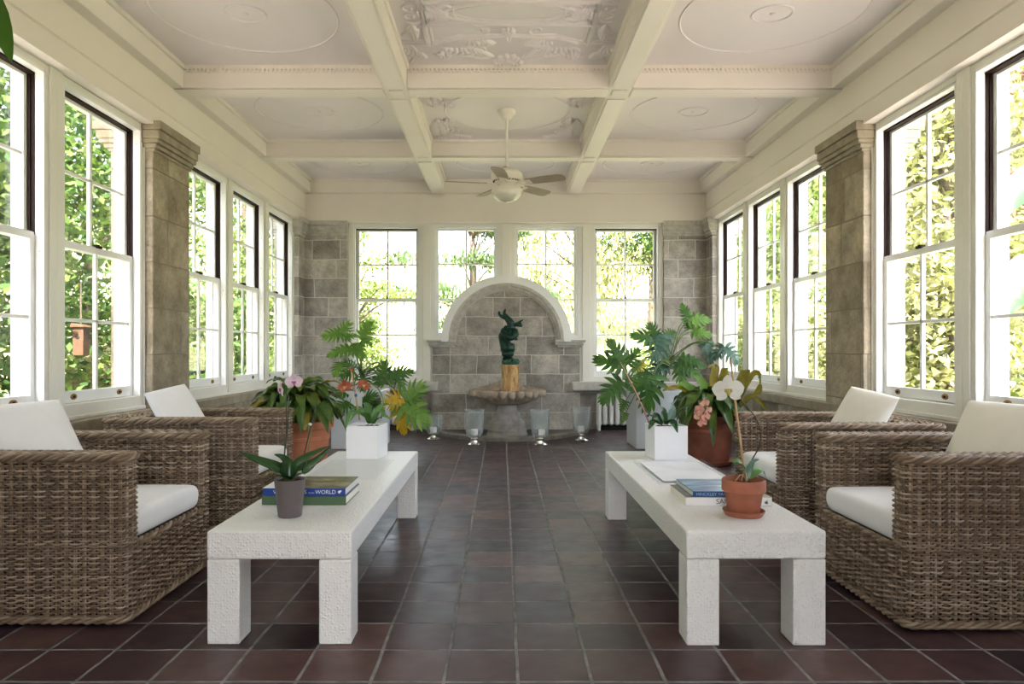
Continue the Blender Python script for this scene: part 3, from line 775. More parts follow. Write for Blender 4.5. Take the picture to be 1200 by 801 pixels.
# ------------------------------------------------------------------ hurricane lanterns and candles
def hurricane(px, Y, H, R, label, clabel, cdx=0.0):
    x = (px - 588) * Y / F + CAMX
    r = thing('hurricane_lantern', label, 'lantern', (x, Y, 0), 0, 'glass hurricane lanterns around the fountain')
    zb = H * .24
    b = B().lathe([(0, 0), (R * .72, 0), (R * .74, .008), (R * .62, .018), (R * .40, .03), (R * .36, .05), (R * .42, .058), (R * .42, .07), (R * .36, zb * .78), (R * .44, zb * .86), (R * .62, zb * .97), (R * .40, zb), (0, zb)], 36)
    build('silver_foot', b, M['silver'], r, smooth=40)
    g = [(.0, zb), (R * .55, zb + .004), (R * .82, zb + .03), (R * .93, zb + .08), (R * .95, H * .7), (R * .94, H * .88), (R * 1.0, H * .97), (R * 1.06, H), (R * 1.03, H), (R * .97, H * .965), (R * .91, H * .88), (R * .92, H * .7), (R * .90, zb + .08), (R * .78, zb + .034), (R * .5, zb + .01), (0, zb + .008)]
    build('glass_chimney', B().lathe(g, 36), M['hglass'], r, smooth=60)
    ch = .07; cr = R * .36
    b = B().lathe([(0, 0), (cr, 0), (cr, ch - .004), (cr - .004, ch), (cr * .3, ch - .006), (0, ch - .006)], 24)
    c = build('candle', b, M['wax'], smooth=40, loc=(x + cdx, Y, zb + .0105)); setp(c, clabel, 'candle', 'candles in the hurricane lanterns')
    build('wick', B().tube([(0, 0, ch - .008), (.001, 0, ch + .008)], .0015, 6), M['wick'], c)
hurricane(508, 8.42, .295, .105, 'smallest glass hurricane lantern on silver foot, next to the yellow leaf', 'ivory candle inside the smallest lantern')
hurricane(556, 7.95, .405, .112, 'hurricane lantern standing before the left side of the fountain curb', 'short ivory candle in the lantern before the left of the curb')
hurricane(633, 7.93, .405, .112, 'hurricane lantern standing before the right side of the fountain curb', 'ivory candle in the lantern before the right of the curb', .02)
hurricane(681.5, 8.28, .410, .112, 'hurricane lantern at the right end of the fountain curb near the radiator', 'ivory candle in the lantern near the radiator', -.005)

# ------------------------------------------------------------------ coffee tables
def table(x0, x1, y0, y1, zt, label):
    r = thing('coffee_table', label, 'table', ((x0 + x1) / 2, (y0 + y1) / 2, 0))
    hx, hy = (x1 - x0) / 2, (y1 - y0) / 2; lg = .122; ap = zt - .106
    b = B().box(-hx, hx, -hy, hy, ap, zt); build('tabletop', b, M['ostrich'], r, bevel=.008, seg=3)
    for sx in (-1, 1):
        for sy in (-1, 1):
            b = B().box(sx * hx - sx * .001, sx * (hx - lg), sy * hy - sy * .001, sy * (hy - lg), 0.0, ap - .0015)
            build('leg', b, M['ostrich'], r, bevel=.005, seg=2)
    return r
table(-1.153, -.612, 2.55, 4.58, .4235, 'white textured parsons coffee table carrying the taupe orchid pot')
table(.6385, 1.158, 2.54, 4.55, .428, 'white textured parsons coffee table carrying the terracotta orchid pot')
TL, TR = .4235, .428

# ------------------------------------------------------------------ wicker armchairs
def rpoly(corners, rad, step=.004):
    """closed polyline with rounded corners, evenly resampled -> points, normals, length"""
    pts = []; n_ = len(corners)
    for i in range(n_):
        p0, p1, p2 = Vector(corners[i - 1]), Vector(corners[i]), Vector(corners[(i + 1) % n_])
        r_ = rad[i]; d0 = (p0 - p1).normalized(); d2 = (p2 - p1).normalized()
        a, c = p1 + d0 * r_, p1 + d2 * r_
        for k in range(9):
            t = k / 8; pts.append(a * (1 - t) ** 2 + p1 * 2 * t * (1 - t) + c * t * t)
    L = [0]
    for i in range(len(pts)): L.append(L[-1] + (pts[(i + 1) % len(pts)] - pts[i]).length)
    tot = L[-1]; m = int(tot / step); out = []; j = 0
    for k in range(m):
        s_ = tot * k / m
        while L[j + 1] < s_: j += 1
        t = (s_ - L[j]) / max(1e-9, L[j + 1] - L[j]); out.append(pts[j] * (1 - t) + pts[(j + 1) % len(pts)] * t)
    nr = []
    for k in range(m):
        d = (out[(k + 1) % m] - out[k - 1]).normalized(); nr.append(Vector((d.y, -d.x)))
    return out, nr, tot
CD, CW, AT, BT, CH, SR = .92, .79, .105, .105, .683, .315   # chair depth, width, arm, back, height, seat rail height
def upath(ins=0.0, k=1.0):
    x1, y1 = CD / 2 - ins, CW / 2 - ins; xi, yi = -CD / 2 + BT + ins, CW / 2 - AT + ins
    c = [(x1, -y1), (x1, -yi), (xi, -yi), (xi, yi), (x1, yi), (x1, y1), (-x1, y1), (-x1, -y1)]
    q = max(.006, .04 - ins)
    return c, [q, q * .8, .03 + ins, .03 + ins, q * .8, q, q * 1.6, q * 1.6]
def rpath(ins=0.0):
    x1, y1 = CD / 2 - ins, CW / 2 - ins
    return [(x1, -y1), (x1, y1), (-x1, y1), (-x1, -y1)], [.04, .04, .064, .064]
class Big:
    def __init__(s): s.v = []; s.f = []; s.o = 0
    def strand(s, P, N, Z, off, hn, hz, zoff=None):
        """closed strand: P, N (m,2) arrays; off (m,) offset along the normal; elliptical section"""
        m = len(P); K = 5; ang = np.arange(K) * 2 * PI / K
        ca, sa = np.cos(ang), np.sin(ang)
        rad = off[:, None] + hn * ca[None, :]
        xy = P[:, None, :] + N[:, None, :] * rad[:, :, None]
        z = (np.asarray(Z)[:, None] if np.ndim(Z) else Z) + hz * sa[None, :] + np.zeros((m, K))
        s.v.append(np.concatenate([xy, z[:, :, None]], 2).reshape(-1, 3))
        i = np.arange(m); j = (i + 1) % m; k = np.arange(K); l = (k + 1) % K
        a = (i[:, None] * K + k[None, :]); b_ = (i[:, None] * K + l[None, :]); c = (j[:, None] * K + l[None, :]); d = (j[:, None] * K + k[None, :])
        s.f.append(np.stack([a, b_, c, d], 2).reshape(-1, 4) + s.o); s.o += m * K
    def build(s, name, mat, parent):
        v = np.concatenate(s.v); f = np.concatenate(s.f)
        me = bpy.data.meshes.new(name); me.vertices.add(len(v)); me.vertices.foreach_set('co', v.ravel().astype(np.float32))
        me.loops.add(f.size); me.loops.foreach_set('vertex_index', f.ravel().astype(np.int32))
        me.polygons.add(len(f)); me.polygons.foreach_set('loop_start', (np.arange(len(f)) * f.shape[1]).astype(np.int32))
        me.update(calc_edges=True); me.validate(); me.materials.append(mat); me.shade_smooth()
        o = bpy.data.objects.new(name, me); C.objects.link(o); o.parent = parent; return o
def arr(path): 
    p, nr, L = path; return np.array([tuple(q) for q in p]), np.array([tuple(q) for q in nr]), L
def weave(g, path, z0, z1, pitch, cw=.036, A=.0088):
    P, N, L = arr(path); m = len(P); nc = max(2, int(round(L / cw / 2)) * 2)
    ph = np.arange(m) / m * nc * PI; rr = np.random.RandomState(5)
    k = 0; z = z0
    while z < z1:
        s_ = np.sin(ph + PI * k); s_ = np.sign(s_) * np.abs(s_) ** .75
        zz = z + .0012 * np.sin(ph / 7.3 + rr.rand() * 6) 
        g.strand(P, N, zz, s_ * A - .006, .0046, pitch * .46); k += 1; z += pitch
def stakes(b, path, z0, z1, cw=.036):
    P, nr, L = path; m = len(P); nc = max(2, int(round(L / cw / 2)) * 2)
    for i in range(nc):
        for dd in (-.004, .004):
            k = int(((i + .5) / nc + dd / L) * m) % m; p = P[k] - nr[k] * .0075
            o = len(b.v); q = .0030
            b.add([(p.x - q, p.y - q, z0), (p.x + q, p.y - q, z0), (p.x + q, p.y + q, z0), (p.x - q, p.y + q, z0), (p.x - q, p.y - q, z1), (p.x + q, p.y - q, z1), (p.x + q, p.y + q, z1), (p.x - q, p.y + q, z1)],
                  [(0, 1, 5, 4), (1, 2, 6, 5), (2, 3, 7, 6), (3, 0, 4, 7)])
def rope(g, path, z, R=.011, k=4, pitch=.13, th=.0085):
    P, N, L = arr(path); m = len(P); t = round(L / pitch)
    for i in range(k):
        a = np.arange(m) / m * t * 2 * PI + 2 * PI * i / k
        g.strand(P, N, z + R * np.sin(a), R * np.cos(a), th, th)
def make_chair(label):
    r = thing('wicker_armchair', label, 'armchair', (0, 0, 0), 0, 'wicker armchairs along the windows')
    g = Big(); 
    weave(g, rpoly(*upath(), step=.0075), SR + .004, CH - .014, .0104)
    g.build('woven_arms_and_back', M['wicker'], r)
    g = Big(); weave(g, rpoly(*rpath(), step=.0075), .034, SR, .0104); g.build('woven_base', M['wicker'], r)
    b = B(); stakes(b, rpoly(*upath()), SR, CH - .01); stakes(b, rpoly(*rpath()), .03, SR); build('stakes', b, M['wicker'], r, smooth=180)
    g = Big()
    for i, ins in enumerate((.014, .025, .036, .047)):
        P, N, L = arr(rpoly(*upath(ins), step=.0075)); m = len(P); nc = int(round(L / .03 / 2)) * 2
        g.strand(P, N, CH - .003 + .004 * np.sin(np.arange(m) / m * nc * PI + PI * i), np.zeros(m), .0065, .0045)
    rope(g, rpoly(*upath(.004), step=.0075), CH - .012)
    yi = CW / 2 - AT - .004; rope(g, rpoly([(CD / 2 - .008, -yi), (CD / 2 - .008, yi), (0, yi), (0, -yi)], [.012] * 4, step=.0075), SR - .004, .008, 3)
    g.build('braided_top_edge', M['wicker'], r)
    g = Big(); rope(g, rpoly(*rpath(.002), step=.0075), .028, .009, 3); g.build('braided_bottom_edge', M['wicker'], r)
    b = B(); e = .018
    b.box(-CD / 2 + e, CD / 2 - e, -CW / 2 + e, CW / 2 - e, .022, SR - .004)
    e = .0165
    for s_ in (-1, 1): b.box(-CD / 2 + e, CD / 2 - e, s_ * (CW / 2 - e), s_ * (CW / 2 - AT + e), .1, CH - .008)
    e = .0172
    b.box(-CD / 2 + e, -CD / 2 + BT - e, -CW / 2 + e, CW / 2 - e, .12, CH - .009)
    build('frame', b, M['core'], r, bevel=.02, seg=3)
    for sx in (-1, 1):
        for sy in (-1, 1):
            b = B().box(sx * (CD / 2 - .05) - .02, sx * (CD / 2 - .05) + .02, sy * (CW / 2 - .05) - .02, sy * (CW / 2 - .05) + .02, 0, .03); build('foot', b, M['core'], r)
    g = Big(); 
    P0 = np.linspace(-CW / 2 + AT, CW / 2 - AT, 4)
    b = B(); w0, w1 = -CD / 2 + BT + .002, CD / 2 - .012; hw = CW / 2 - AT - .005
    NN = 40; top = []; bot = []
    for i in range(NN + 1):
        u = -1 + 2 * i / NN; rt = []; rb = []
        for j in range(NN + 1):
            v = -1 + 2 * j / NN
            su, sv = math.copysign(1 - (1 - abs(u)) ** 2.6, u), math.copysign(1 - (1 - abs(v)) ** 2.6, v)
            h = max(0, (1 - abs(su) ** 34) * (1 - abs(sv) ** 34)) ** .28
            x = (w0 + w1) / 2 + (w1 - w0) / 2 * su; y = hw * sv
            rt.append((x, y, .385 + .052 * h + .012 * h * (1 - su * su) * (1 - sv * sv))); rb.append((x, y, .385 - .066 * h))
        top.append(rt); bot.append(rb)
    b.grid(top); b.grid(bot, flip=True)
    build('seat_cushion', b, M['fabric'], r, smooth=180)
    return r
LX = -1.494 + CAMX - CD / 2 + .0; RX = 1.575 + CAMX + CD / 2
ch = make_chair('wicker armchair nearest the viewer on the side of the taupe orchid pot')
ch.location = (LX, 3.105, 0)
dup(ch, (LX, 4.50, 0), 0, 'farther wicker armchair beside the orange terracotta pot')
dup(ch, (RX, 3.055, 0), PI, 'wicker armchair nearest the viewer on the side of the terracotta orchid pot')
dup(ch, (RX - .01, 4.20, 0), PI, 'farther wicker armchair beside the dark weathered terracotta pot')

def pillow(loc, yaw, lean, roll, mat, label, size=.47, seed=0):
    NN = 26; b = B(); top = []; bot = []; rr = random.Random(seed)
    for i in range(NN + 1):
        u = -1 + 2 * i / NN; rt = []; rb = []
        for j in range(NN + 1):
            v = -1 + 2 * j / NN
            h = max(0, (1 - abs(u) ** 2.6) * (1 - abs(v) ** 2.6)) ** .55
            pin = 1 - .10 * (1 - v * v); pin2 = 1 - .10 * (1 - u * u)
            x, y = u * pin * size / 2, v * pin2 * size / 2
            wr = .004 * math.sin(9 * u + seed) * math.sin(7 * v + 2 * seed) * (abs(u) + abs(v)) * (1 - max(abs(u), abs(v)))
            sag = -.012 * (v + 1) * u * u
            rt.append((x, y + sag, .075 * h + wr)); rb.append((x, y + sag, -.075 * h - wr))
        top.append(rt); bot.append(rb)
    b.grid(top); b.grid(bot, flip=True)
    o = build('throw_pillow', b, mat, smooth=180)
    m = Matrix.Rotation(yaw, 4, 'Z') @ Matrix(((0, 0, 1, 0), (1, 0, 0, 0), (0, 1, 0, 0), (0, 0, 0, 1))) @ Matrix.Rotation(roll, 4, 'Z')
    m = Matrix.Rotation(yaw, 4, 'Z') @ Matrix.Rotation(-lean, 4, 'Y') @ Matrix(((0, 0, 1, 0), (1, 0, 0, 0), (0, 1, 0, 0), (0, 0, 0, 1))) @ Matrix.Rotation(roll, 4, 'Z')
    m.translation = loc; o.matrix_world = m
    bb = B()
    setp(o, label, 'pillow', 'throw pillows on the armchairs')
    return o
pillow((LX - .165, 3.12, .672), -.16, .50, 0, M['fabric'], 'white square pillow in the armchair beside the taupe orchid pot', seed=1)
pillow((LX - .165, 4.50, .672), -.16, .50, .10, M['fabric'], 'white square pillow in the armchair beside the orange terracotta pot', .45, seed=2)
pillow((RX + .165, 3.06, .672), PI + .16, .48, 0, M['fabric2'], 'ivory square pillow in the armchair nearest the terracotta orchid pot', seed=3)
pillow((RX + .155, 4.19, .668), PI + .18, .48, -.11, M['fabric2'], 'ivory square pillow with wrinkled corner in the farther armchair by the dark pot', .45, seed=4)

# ------------------------------------------------------------------ books and trays
def book(name, label, x0, x1, y0, y1, z0, h, cover, top, group, spine=None, yaw=0):
    cx, cy = (x0 + x1) / 2, (y0 + y1) / 2
    r = thing(name, label, 'book', (cx, cy, z0), yaw, group)
    hx, hy = (x1 - x0) / 2, (y1 - y0) / 2; t = .003
    b = B(); b.box(-hx, hx, -hy, hy, 0, t); b.box(-hx, hx, -hy, -hy + t, 0, h); b.box(-hx, hx, -hy, hy, h - t, h)
    build('cover', b, cover, r, bevel=.001)
    b = B().box(-hx + .004, hx - .004, -hy + t, hy - .004, t, h - t); build('pages', b, M['paper'], r, smooth=0)
    if top: b = B().box(-hx + .001, hx - .001, -hy + .001, hy - .001, h, h + .0006); build('cover_picture', b, top, r, smooth=0)
    return r, hx, hy
LZ = TL + .0005
gx0, gx1 = -1.047 + CAMX, -.68 + CAMX
r, hx, hy = book('coffee_table_book', 'thick moss green book under the blue one, beside the taupe pot', gx0, gx1, 2.98, 3.26, LZ, .038, M['greencover'], None, 'books on the table with the taupe pot')
r, hx, hy = book('coffee_table_book', 'royal blue book lettered S of the WORLD, topmost beside the taupe pot', gx0 + .004, gx1 - .003, 2.982, 3.262, LZ + .0386, .034, M['bluecover'], M['land'], 'books on the table with the taupe pot')
text('lettering', 'S', .024, M['print'], r, (.0, -hy - .0006, .017)); text('lettering', 'of the', .011, M['print'], r, (.018, -hy - .0006, .0145)); text('lettering', 'WORLD', .024, M['print'], r, (.048, -hy - .0006, .017), sx=1.02)
text('lettering', 'V', .022, M['print'], r, (-hx + .045, -hy - .0006, .017))
b = B().blob((hx - .027, -hy - .0003, .018), (.006, .0008, .0065), 8, 5); b.blob((hx - .020, -hy - .0003, .022), (.003, .0008, .004), 8, 5); build('emblem', b, M['print'], r)
b = B().box(gx0 - (gx0 + gx1) / 2, -.09, -.139, .139, .0344, .0349); build('pale_picture_edge', b, M['sheet'], r, smooth=0)
RZ = TR + .0005
r, hx, hy = book('coffee_table_book', 'white book lettered SAIL lying under the blue yacht book', .793 + CAMX, 1.165 + CAMX, 2.945, 3.225, RZ, .036, M['whitecover'], M['greycover'], 'books on the table with the terracotta pot')
text('lettering', 'SAIL', .030, M['printgrey'], r, (-.055, -hy - .0006, .018), sx=1.05)
b = B().add([(hx - .030, -hy - .0006, .008), (hx - .016, -hy - .0006, .008), (hx - .020, -hy - .0006, .026)], [(0, 1, 2)]); b.add([(hx - .034, -hy - .0006, .012), (hx - .024, -hy - .0006, .010), (hx - .026, -hy - .0006, .022)], [(0, 1, 2)])
build('sail_emblem', b, M['printgrey'], r, smooth=0)
r, hx, hy = book('coffee_table_book', 'blue book of yachts with sea picture on top of the white SAIL book', .826 + CAMX, 1.126 + CAMX, 2.95, 3.235, RZ + .0367, .0245, M['denim'], M['sea'], 'books on the table with the terracotta pot')
text('lettering', 'HINCKLEY YACHTS', .0185, M['printblue'], r, (-hx + .014, -hy - .0006, .0122), sx=1.02)
b = B(); b.prism([(.02, -.01), (.075, -.035), (.12, .01), (.10, .02), (.06, .005)], 2, .0252, .0256); b.prism([(.06, .06), (.11, .02), (.14, .05), (.12, .09)], 2, .0252, .0256)
build('boat_picture', b, M['whitecover'], r, smooth=0)

def tray(name, label, x0, x1, y0, y1, z0, h, sheet, rim):
    r = thing(name, label, 'tray', ((x0 + x1) / 2, (y0 + y1) / 2, z0)); hx, hy = (x1 - x0) / 2, (y1 - y0) / 2; t = .005
    b = B().box(-hx, hx, -hy, hy, 0, t)
    if rim:
        b.box(-hx, hx, -hy, -hy + t, t, h); b.box(-hx, hx, hy - t, hy, t, h); b.box(-hx, -hx + t, -hy + t, hy - t, t, h); b.box(hx - t, hx, -hy + t, hy - t, t, h)
    build('acrylic_base', b, M['acrylic'], r, smooth=0)
    return r
tray('acrylic_tray', 'clear acrylic tray behind the sailing books', .785 + CAMX, 1.195 + CAMX, 3.42, 4.10, TR + .0005, .022, None, True)
b = B().box(-.165, .17, -.29, .29, 0, .004); b2 = B()
o = build('printed_sheet', b, M['sheet'], smooth=0, loc=(.985 + CAMX, 3.755, TR + .0062)); setp(o, 'pale printed sheet lying in the clear tray behind the sailing books', 'paper')
tray('acrylic_sheet', 'clear thin acrylic sheet lying between the blue book and the white cube pot', -1.04 + CAMX, -.66 + CAMX, 3.56, 4.20, TL + .0005, .005, None, False)

# ------------------------------------------------------------------ plants: leaves
def frame(d, up):
    d = Vector(d).normalized(); n_ = Vector(up); n_ = (n_ - d * n_.dot(d)).normalized(); s_ = d.cross(n_); return Matrix((s_, d, n_)).transposed()
def lobed(b, base, d, up, L, W, k=7, droop=.25, lw=.11, seed=0, web=.22):
    """deeply cut leaf: finger lobes either side of a midrib, d = midrib direction, up = face normal"""
    R = frame(d, up); base = Vector(base); rr = random.Random(seed)
    def P(x, y, z=0): return base + R @ Vector((x, y, z - droop * (y * y) / L - droop * .9 * x * x / W))
    mid = [i / 10 for i in range(11)]
    wv = lambda t: web * W * (math.sin(PI * min(1, t * .9 + .12)) ** .8) * (1 - .55 * t)
    b.grid([[P(-wv(t), t * L * .97, .0), P(0, t * L * .97, -.012 * W), P(wv(t), t * L * .97, 0)] for t in mid])
    for sd in (-1, 1):
        for i in range(k):
            t = (i + .3) / (k + .1); ang = math.radians(118 - 92 * t) if True else 0
            ang += rr.uniform(-.07, .07)
            ll = W * (.42 + .30 * math.sin(PI * (t * .75 + .2))) * (1.0 - .3 * t) * rr.uniform(.88, 1.05)
            x0, y0 = 0, t * L * .92; rows = []
            m = 7; wd = lw * L * (1.0 - .35 * t)
            for j in range(m + 1):
                u = j / m; bend = ang - .35 * u
                cx = x0 + math.sin(bend) * ll * u; cy = y0 + math.cos(bend) * ll * u
                w = wd * (.74 + .34 * math.sin(PI * min(1, u * .95 + .1))) * (1 - u ** 5) + .001
                nx, ny = -math.cos(bend), math.sin(bend)
                rows.append([P(sd * (cx - nx * w * .5), cy - ny * w * .5, 0), P(sd * cx, cy, -.14 * w), P(sd * (cx + nx * w * .5), cy + ny * w * .5, 0)])
            b.grid(rows)
    # terminal lobe
    rows = []
    for j in range(7):
        u = j / 6; w = lw * L * .9 * (1 - u ** 2.2) + .001
        rows.append([P(-w * .5, L * (.9 + .2 * u)), P(0, L * (.9 + .2 * u), -.1 * w), P(w * .5, L * (.9 + .2 * u))])
    b.grid(rows)
def strap(b, pts, w, up=(0, 0, 1), fold=.18, tipp=2.5, basew=.35, twist=0.0, wave=0.0):
    """simple leaf along a 3-D midrib curve"""
    P, _ = chain(pts, [1] * len(pts), 5); m = len(P); rows = []
    for i, p in enumerate(P):
        t = i / (m - 1); d = (P[min(i + 1, m - 1)] - P[max(i - 1, 0)]).normalized()
        u = Vector(up); s_ = d.cross(u)
        if s_.length < .05: s_ = d.cross(Vector((0, -1, .2)))
        s_.normalize(); n_ = s_.cross(d)
        if twist: s_ = Matrix.Rotation(twist * t, 3, d) @ s_; n_ = s_.cross(d)
        ww = w * (basew + (1 - basew) * math.sin(PI / 2 * min(1, t * 2.6))) * (1 - t ** tipp) + .0008
        wz = wave * w * math.sin(t * 19)
        rows.append([p - s_ * ww * .5 + n_ * (fold * ww + wz), p - s_ * ww * .27 + n_ * (fold * .4 * ww), p, p + s_ * ww * .27 + n_ * (fold * .4 * ww), p + s_ * ww * .5 + n_ * (fold * ww - wz)])
    b.grid(rows)
def petal(b, c, R, ang, L, W, cup=.15):
    """rounded petal in the plane of R, pointing at ang"""
    rows = []
    for i in range(8):
        t = i / 7; w = W * (math.sin(PI * (t * .86 + .14)) ** .6) * (.35 + .65 * min(1, t * 2.2)) if t < 1 else .002
        row = []
        for j in range(5):
            v = -1 + j / 2; x = t * L; y = v * w / 2
            z = cup * L * (t * t) * .6 + .12 * w * v * v
            q = Vector((x * math.cos(ang) - y * math.sin(ang), x * math.sin(ang) + y * math.cos(ang), z)); row.append(Vector(c) + R @ q)
        rows.append(row)
    b.grid(rows)
def orchid_flower(parent, c, normal, s_, mat, lipmat, roll=0.0, name='flower', label=None):
    n_ = Vector(normal).normalized(); u = Vector((0, 0, 1)); x = u.cross(n_).normalized(); y = n_.cross(x); R = Matrix((x, y, n_)).transposed()
    b = B()
    for a in (PI / 2, PI / 2 + 2.25, PI / 2 - 2.25): petal(b, Vector(c) - n_ * s_ * .03, R, a + roll, s_ * .56, s_ * .40)
    for a in (.12, PI - .12): petal(b, c, R, a + roll, s_ * .60, s_ * .66, .08)
    o = build(name, b, mat, parent, smooth=180)
    b = B(); b.blob(Vector(c) + n_ * s_ * .08 - Vector((0, 0, s_ * .09)), (s_ * .07, s_ * .10, s_ * .13), 10, 6)
    for q in (-1, 1): b.blob(Vector(c) + n_ * s_ * .08 + x * q * s_ * .09 - Vector((0, 0, s_ * .03)), (s_ * .06, s_ * .05, s_ * .07), 8, 5)
    build('lip', b, lipmat, o, smooth=180)
    if label: o['label'] = label
    return o
def loc(root, p): return Vector(p) - Vector(root.location)
def one(name, mat, parent, fn, smooth=180):
    b = B(); fn(b); return build(name, b, mat, parent, smooth=smooth)
def pot_lathe(R, H, rb, lip=.035, lt=.012, n_=44):
    ri = R - lt
    return B().lathe([(0, 0), (rb, 0), (rb + .004, .006), (rb + (ri - rb) * .8, H - lip - .012), (R - .004, H - lip - .004), (R, H - lip), (R, H - .006), (R - .004, H), (R - lt, H), (R - lt - .004, H - .03), (0, H - .034)], n_)

# ---- taupe pot orchid on the left table
OP = at(338.5, 602, 2.77); r = thing('potted_orchid', 'lilac moth orchid in a small taupe pot on the white table', 'orchid', (OP.x, 2.785, TL + .0005))
build('pot', B().lathe([(0, 0), (.045, 0), (.047, .003), (.062, .148), (.0635, .152), (.0605, .152), (.058, .14), (0, .137)], 40), M['greypot'], r, smooth=50)
one('bark_mix', M['soil'], r, lambda b: [b.blob((.045 * math.cos(i * 2.4) * math.sqrt((i + .5) / 26), .045 * math.sin(i * 2.4) * math.sqrt((i + .5) / 26), .142), (.011, .009, .008), 6, 4, Matrix.Rotation(i, 3, 'Z')) for i in range(26)])
def op(px, py, dy=0): return loc(r, at(px, py, 2.785 + dy))
c0 = op(340, 561)
for pts, w in (([c0, op(325, 549, -.01), op(303, 540, -.02), op(281, 530, -.03)], .062), ([c0, op(331, 556, -.05), op(322, 551, -.07), op(308, 543, -.08)], .045), ([c0, op(338, 545, .01), op(331, 536, .01), op(321, 532, .015)], .042),
               ([c0, op(349, 545, 0), op(362, 535, .01), op(387, 522, .02)], .062), ([c0, op(352, 550, .03), op(372, 540, .04), op(388, 523, .06)], .062), ([c0, op(352, 554, -.04), op(361, 552, -.05), op(372, 542, -.05)], .05)):
    one('leaf', M['orchidleaf'], r, lambda b: strap(b, pts, w, (0, -.5, 1), .15, 3.2, .4))
def st(name, mat, pts, rad): 
    p_, r_ = chain(pts, rad, 5); return one(name, mat, r, lambda b: b.tube(p_, r_, 7))
st('flower_spike', M['stem'], [op(336, 560), op(333, 545), op(334, 525), op(336, 500), op(335.5, 480), op(335.5, 455)], [.003, .003, .003, .0026, .0024, .002])
st('support_stake', M['stem'], [op(332, 560), op(331, 545), op(336, 515), op(338, 480), op(338, 462)], [.002] * 5)
st('flower_spike', M['stem'], [op(352, 556, .02), op(356, 535, .02), op(363, 505, .03), op(368, 485, .03), op(371, 472, .03)], [.003, .003, .0028, .0025, .002])
st('support_stake', M['greenstem'], [op(357, 556, .03), op(361, 530, .03), op(365, 505, .035), op(367, 490, .035)], [.002] * 4)
one('clip', M['white'], r, lambda b: b.blob(op(363.5, 497, .025), (.007, .006, .006), 8, 5))
orchid_flower(r, op(344.5, 447, -.03), (.15, -1, .05), .062, M['orchidpink'], M['lip'], .1)
orchid_flower(r, op(329.5, 455, -.02), (-.9, -.6, -.1), .066, M['orchidpink'], M['lip'], -.25)

# ---- terracotta pot orchid on the right table
OP = at(873, 603, 2.77); r = thing('potted_orchid', 'white moth orchid in a small terracotta pot on the white table', 'orchid', (OP.x, 2.785, TR + .0215))
b = B().lathe([(0, 0), (.062, 0), (.064, .004), (.071, .018), (.072, .022), (.068, .022), (.058, .007), (0, .006)], 40)
o = build('plant_saucer', b, M['smallterra'], smooth=45, loc=(OP.x, 2.785, TR + .0005)); o.scale = (1.16, 1.16, 1); setp(o, 'terracotta saucer under the white orchid pot on the white table', 'saucer')
r.location.z = TR + .0075
build('pot', pot_lathe(.0865, .140, .058, .046, .009), M['smallterra'], r, smooth=40)
one('bark_mix', M['soil'], r, lambda b: [b.blob((.064 * math.cos(i * 2.4) * math.sqrt((i + .5) / 30), .064 * math.sin(i * 2.4) * math.sqrt((i + .5) / 30), .113), (.015, .011, .010), 6, 4, Matrix.Rotation(i, 3, 'Z')) for i in range(30)])
c0 = op(876, 560)
st('stake', M['stake'], [op(874.5, 566), op(868, 520), op(861, 465), op(856.5, 420)], [.0045, .0045, .0042, .004])
st('flower_spike', M['stem'], [op(877, 562, .01), op(876, 548, .02), op(882, 537, .02), op(889.5, 523, .02), op(891.5, 508, .02), op(886, 490, .015), op(874, 475, .01), op(862, 462, -.01)], [.003, .003, .0028, .0026, .0024, .0022, .002, .002])
one('leaf', M['orchidlight'], r, lambda b: strap(b, [c0, op(872, 548), op(866, 541, -.02), op(857, 541, -.03)], .045, (0, -.6, 1), .12, 3, .45))
one('leaf', M['orchidlight'], r, lambda b: strap(b, [c0, op(884, 552, .03), op(892, 550, .06), op(899, 562, .08)], .05, (.2, -.5, 1), .12, 3, .45))
one('leaf', M['paleleaf'], r, lambda b: strap(b, [c0, op(878, 550), op(882, 541, -.01), op(890, 538, -.02)], .026, (0, -.8, .6), .12, 3, .45))
one('root', M['stake'], r, lambda b: [b.tube(chain([op(873, 560), op(868 + 3 * i, 556 - i, -.03), op(862 + 7 * i, 563, -.05)], [.002] * 3, 4)[0], .002, 6) for i in range(3)])
orchid_flower(r, op(853, 456.5, -.02), (-.1, -1, .02), .108, M['orchidwhite'], M['yellowlip'], .05)

# ---- white cube planters
def cube_pot(px, py, Y, size, yaw, zt, label, cat='plant'):
    p = at(px, py, Y); r = thing('potted_orchid', label, cat, (p.x, Y, zt + .0005), 0); h = size / 2; t = .006
    b = B(); b.box(-h, h, -h, h, 0, .006)
    for (a0, a1, c0, c1) in ((-h, h, -h, -h + t), (-h, h, h - t, h), (-h, -h + t, -h + t, h - t), (h - t, h, -h + t, h - t)): b.box(a0, a1, c0, c1, .006, size)
    o = build('cube_pot', b, M['white'], r, bevel=.0015); o.rotation_euler.z = yaw
    b = B().box(-h + t, h - t, -h + t, h - t, .01, size - .02); b2 = b
    rr = random.Random(2)
    for i in range(30): b.blob((rr.uniform(-h + .02, h - .02), rr.uniform(-h + .02, h - .02), size - .02), (.014, .011, .009), 6, 4)
    o = build('bark_mix', b, M['soil'], r, smooth=180); o.rotation_euler.z = yaw
    return r
r = cube_pot(430.5, 530, 4.34, .206, math.radians(-7), TL, 'red-brown orchid in the white cube pot on the table with the taupe pot', 'orchid'); YY = 4.34
def op(px, py, dy=0): return loc(r, at(px, py, YY + dy))
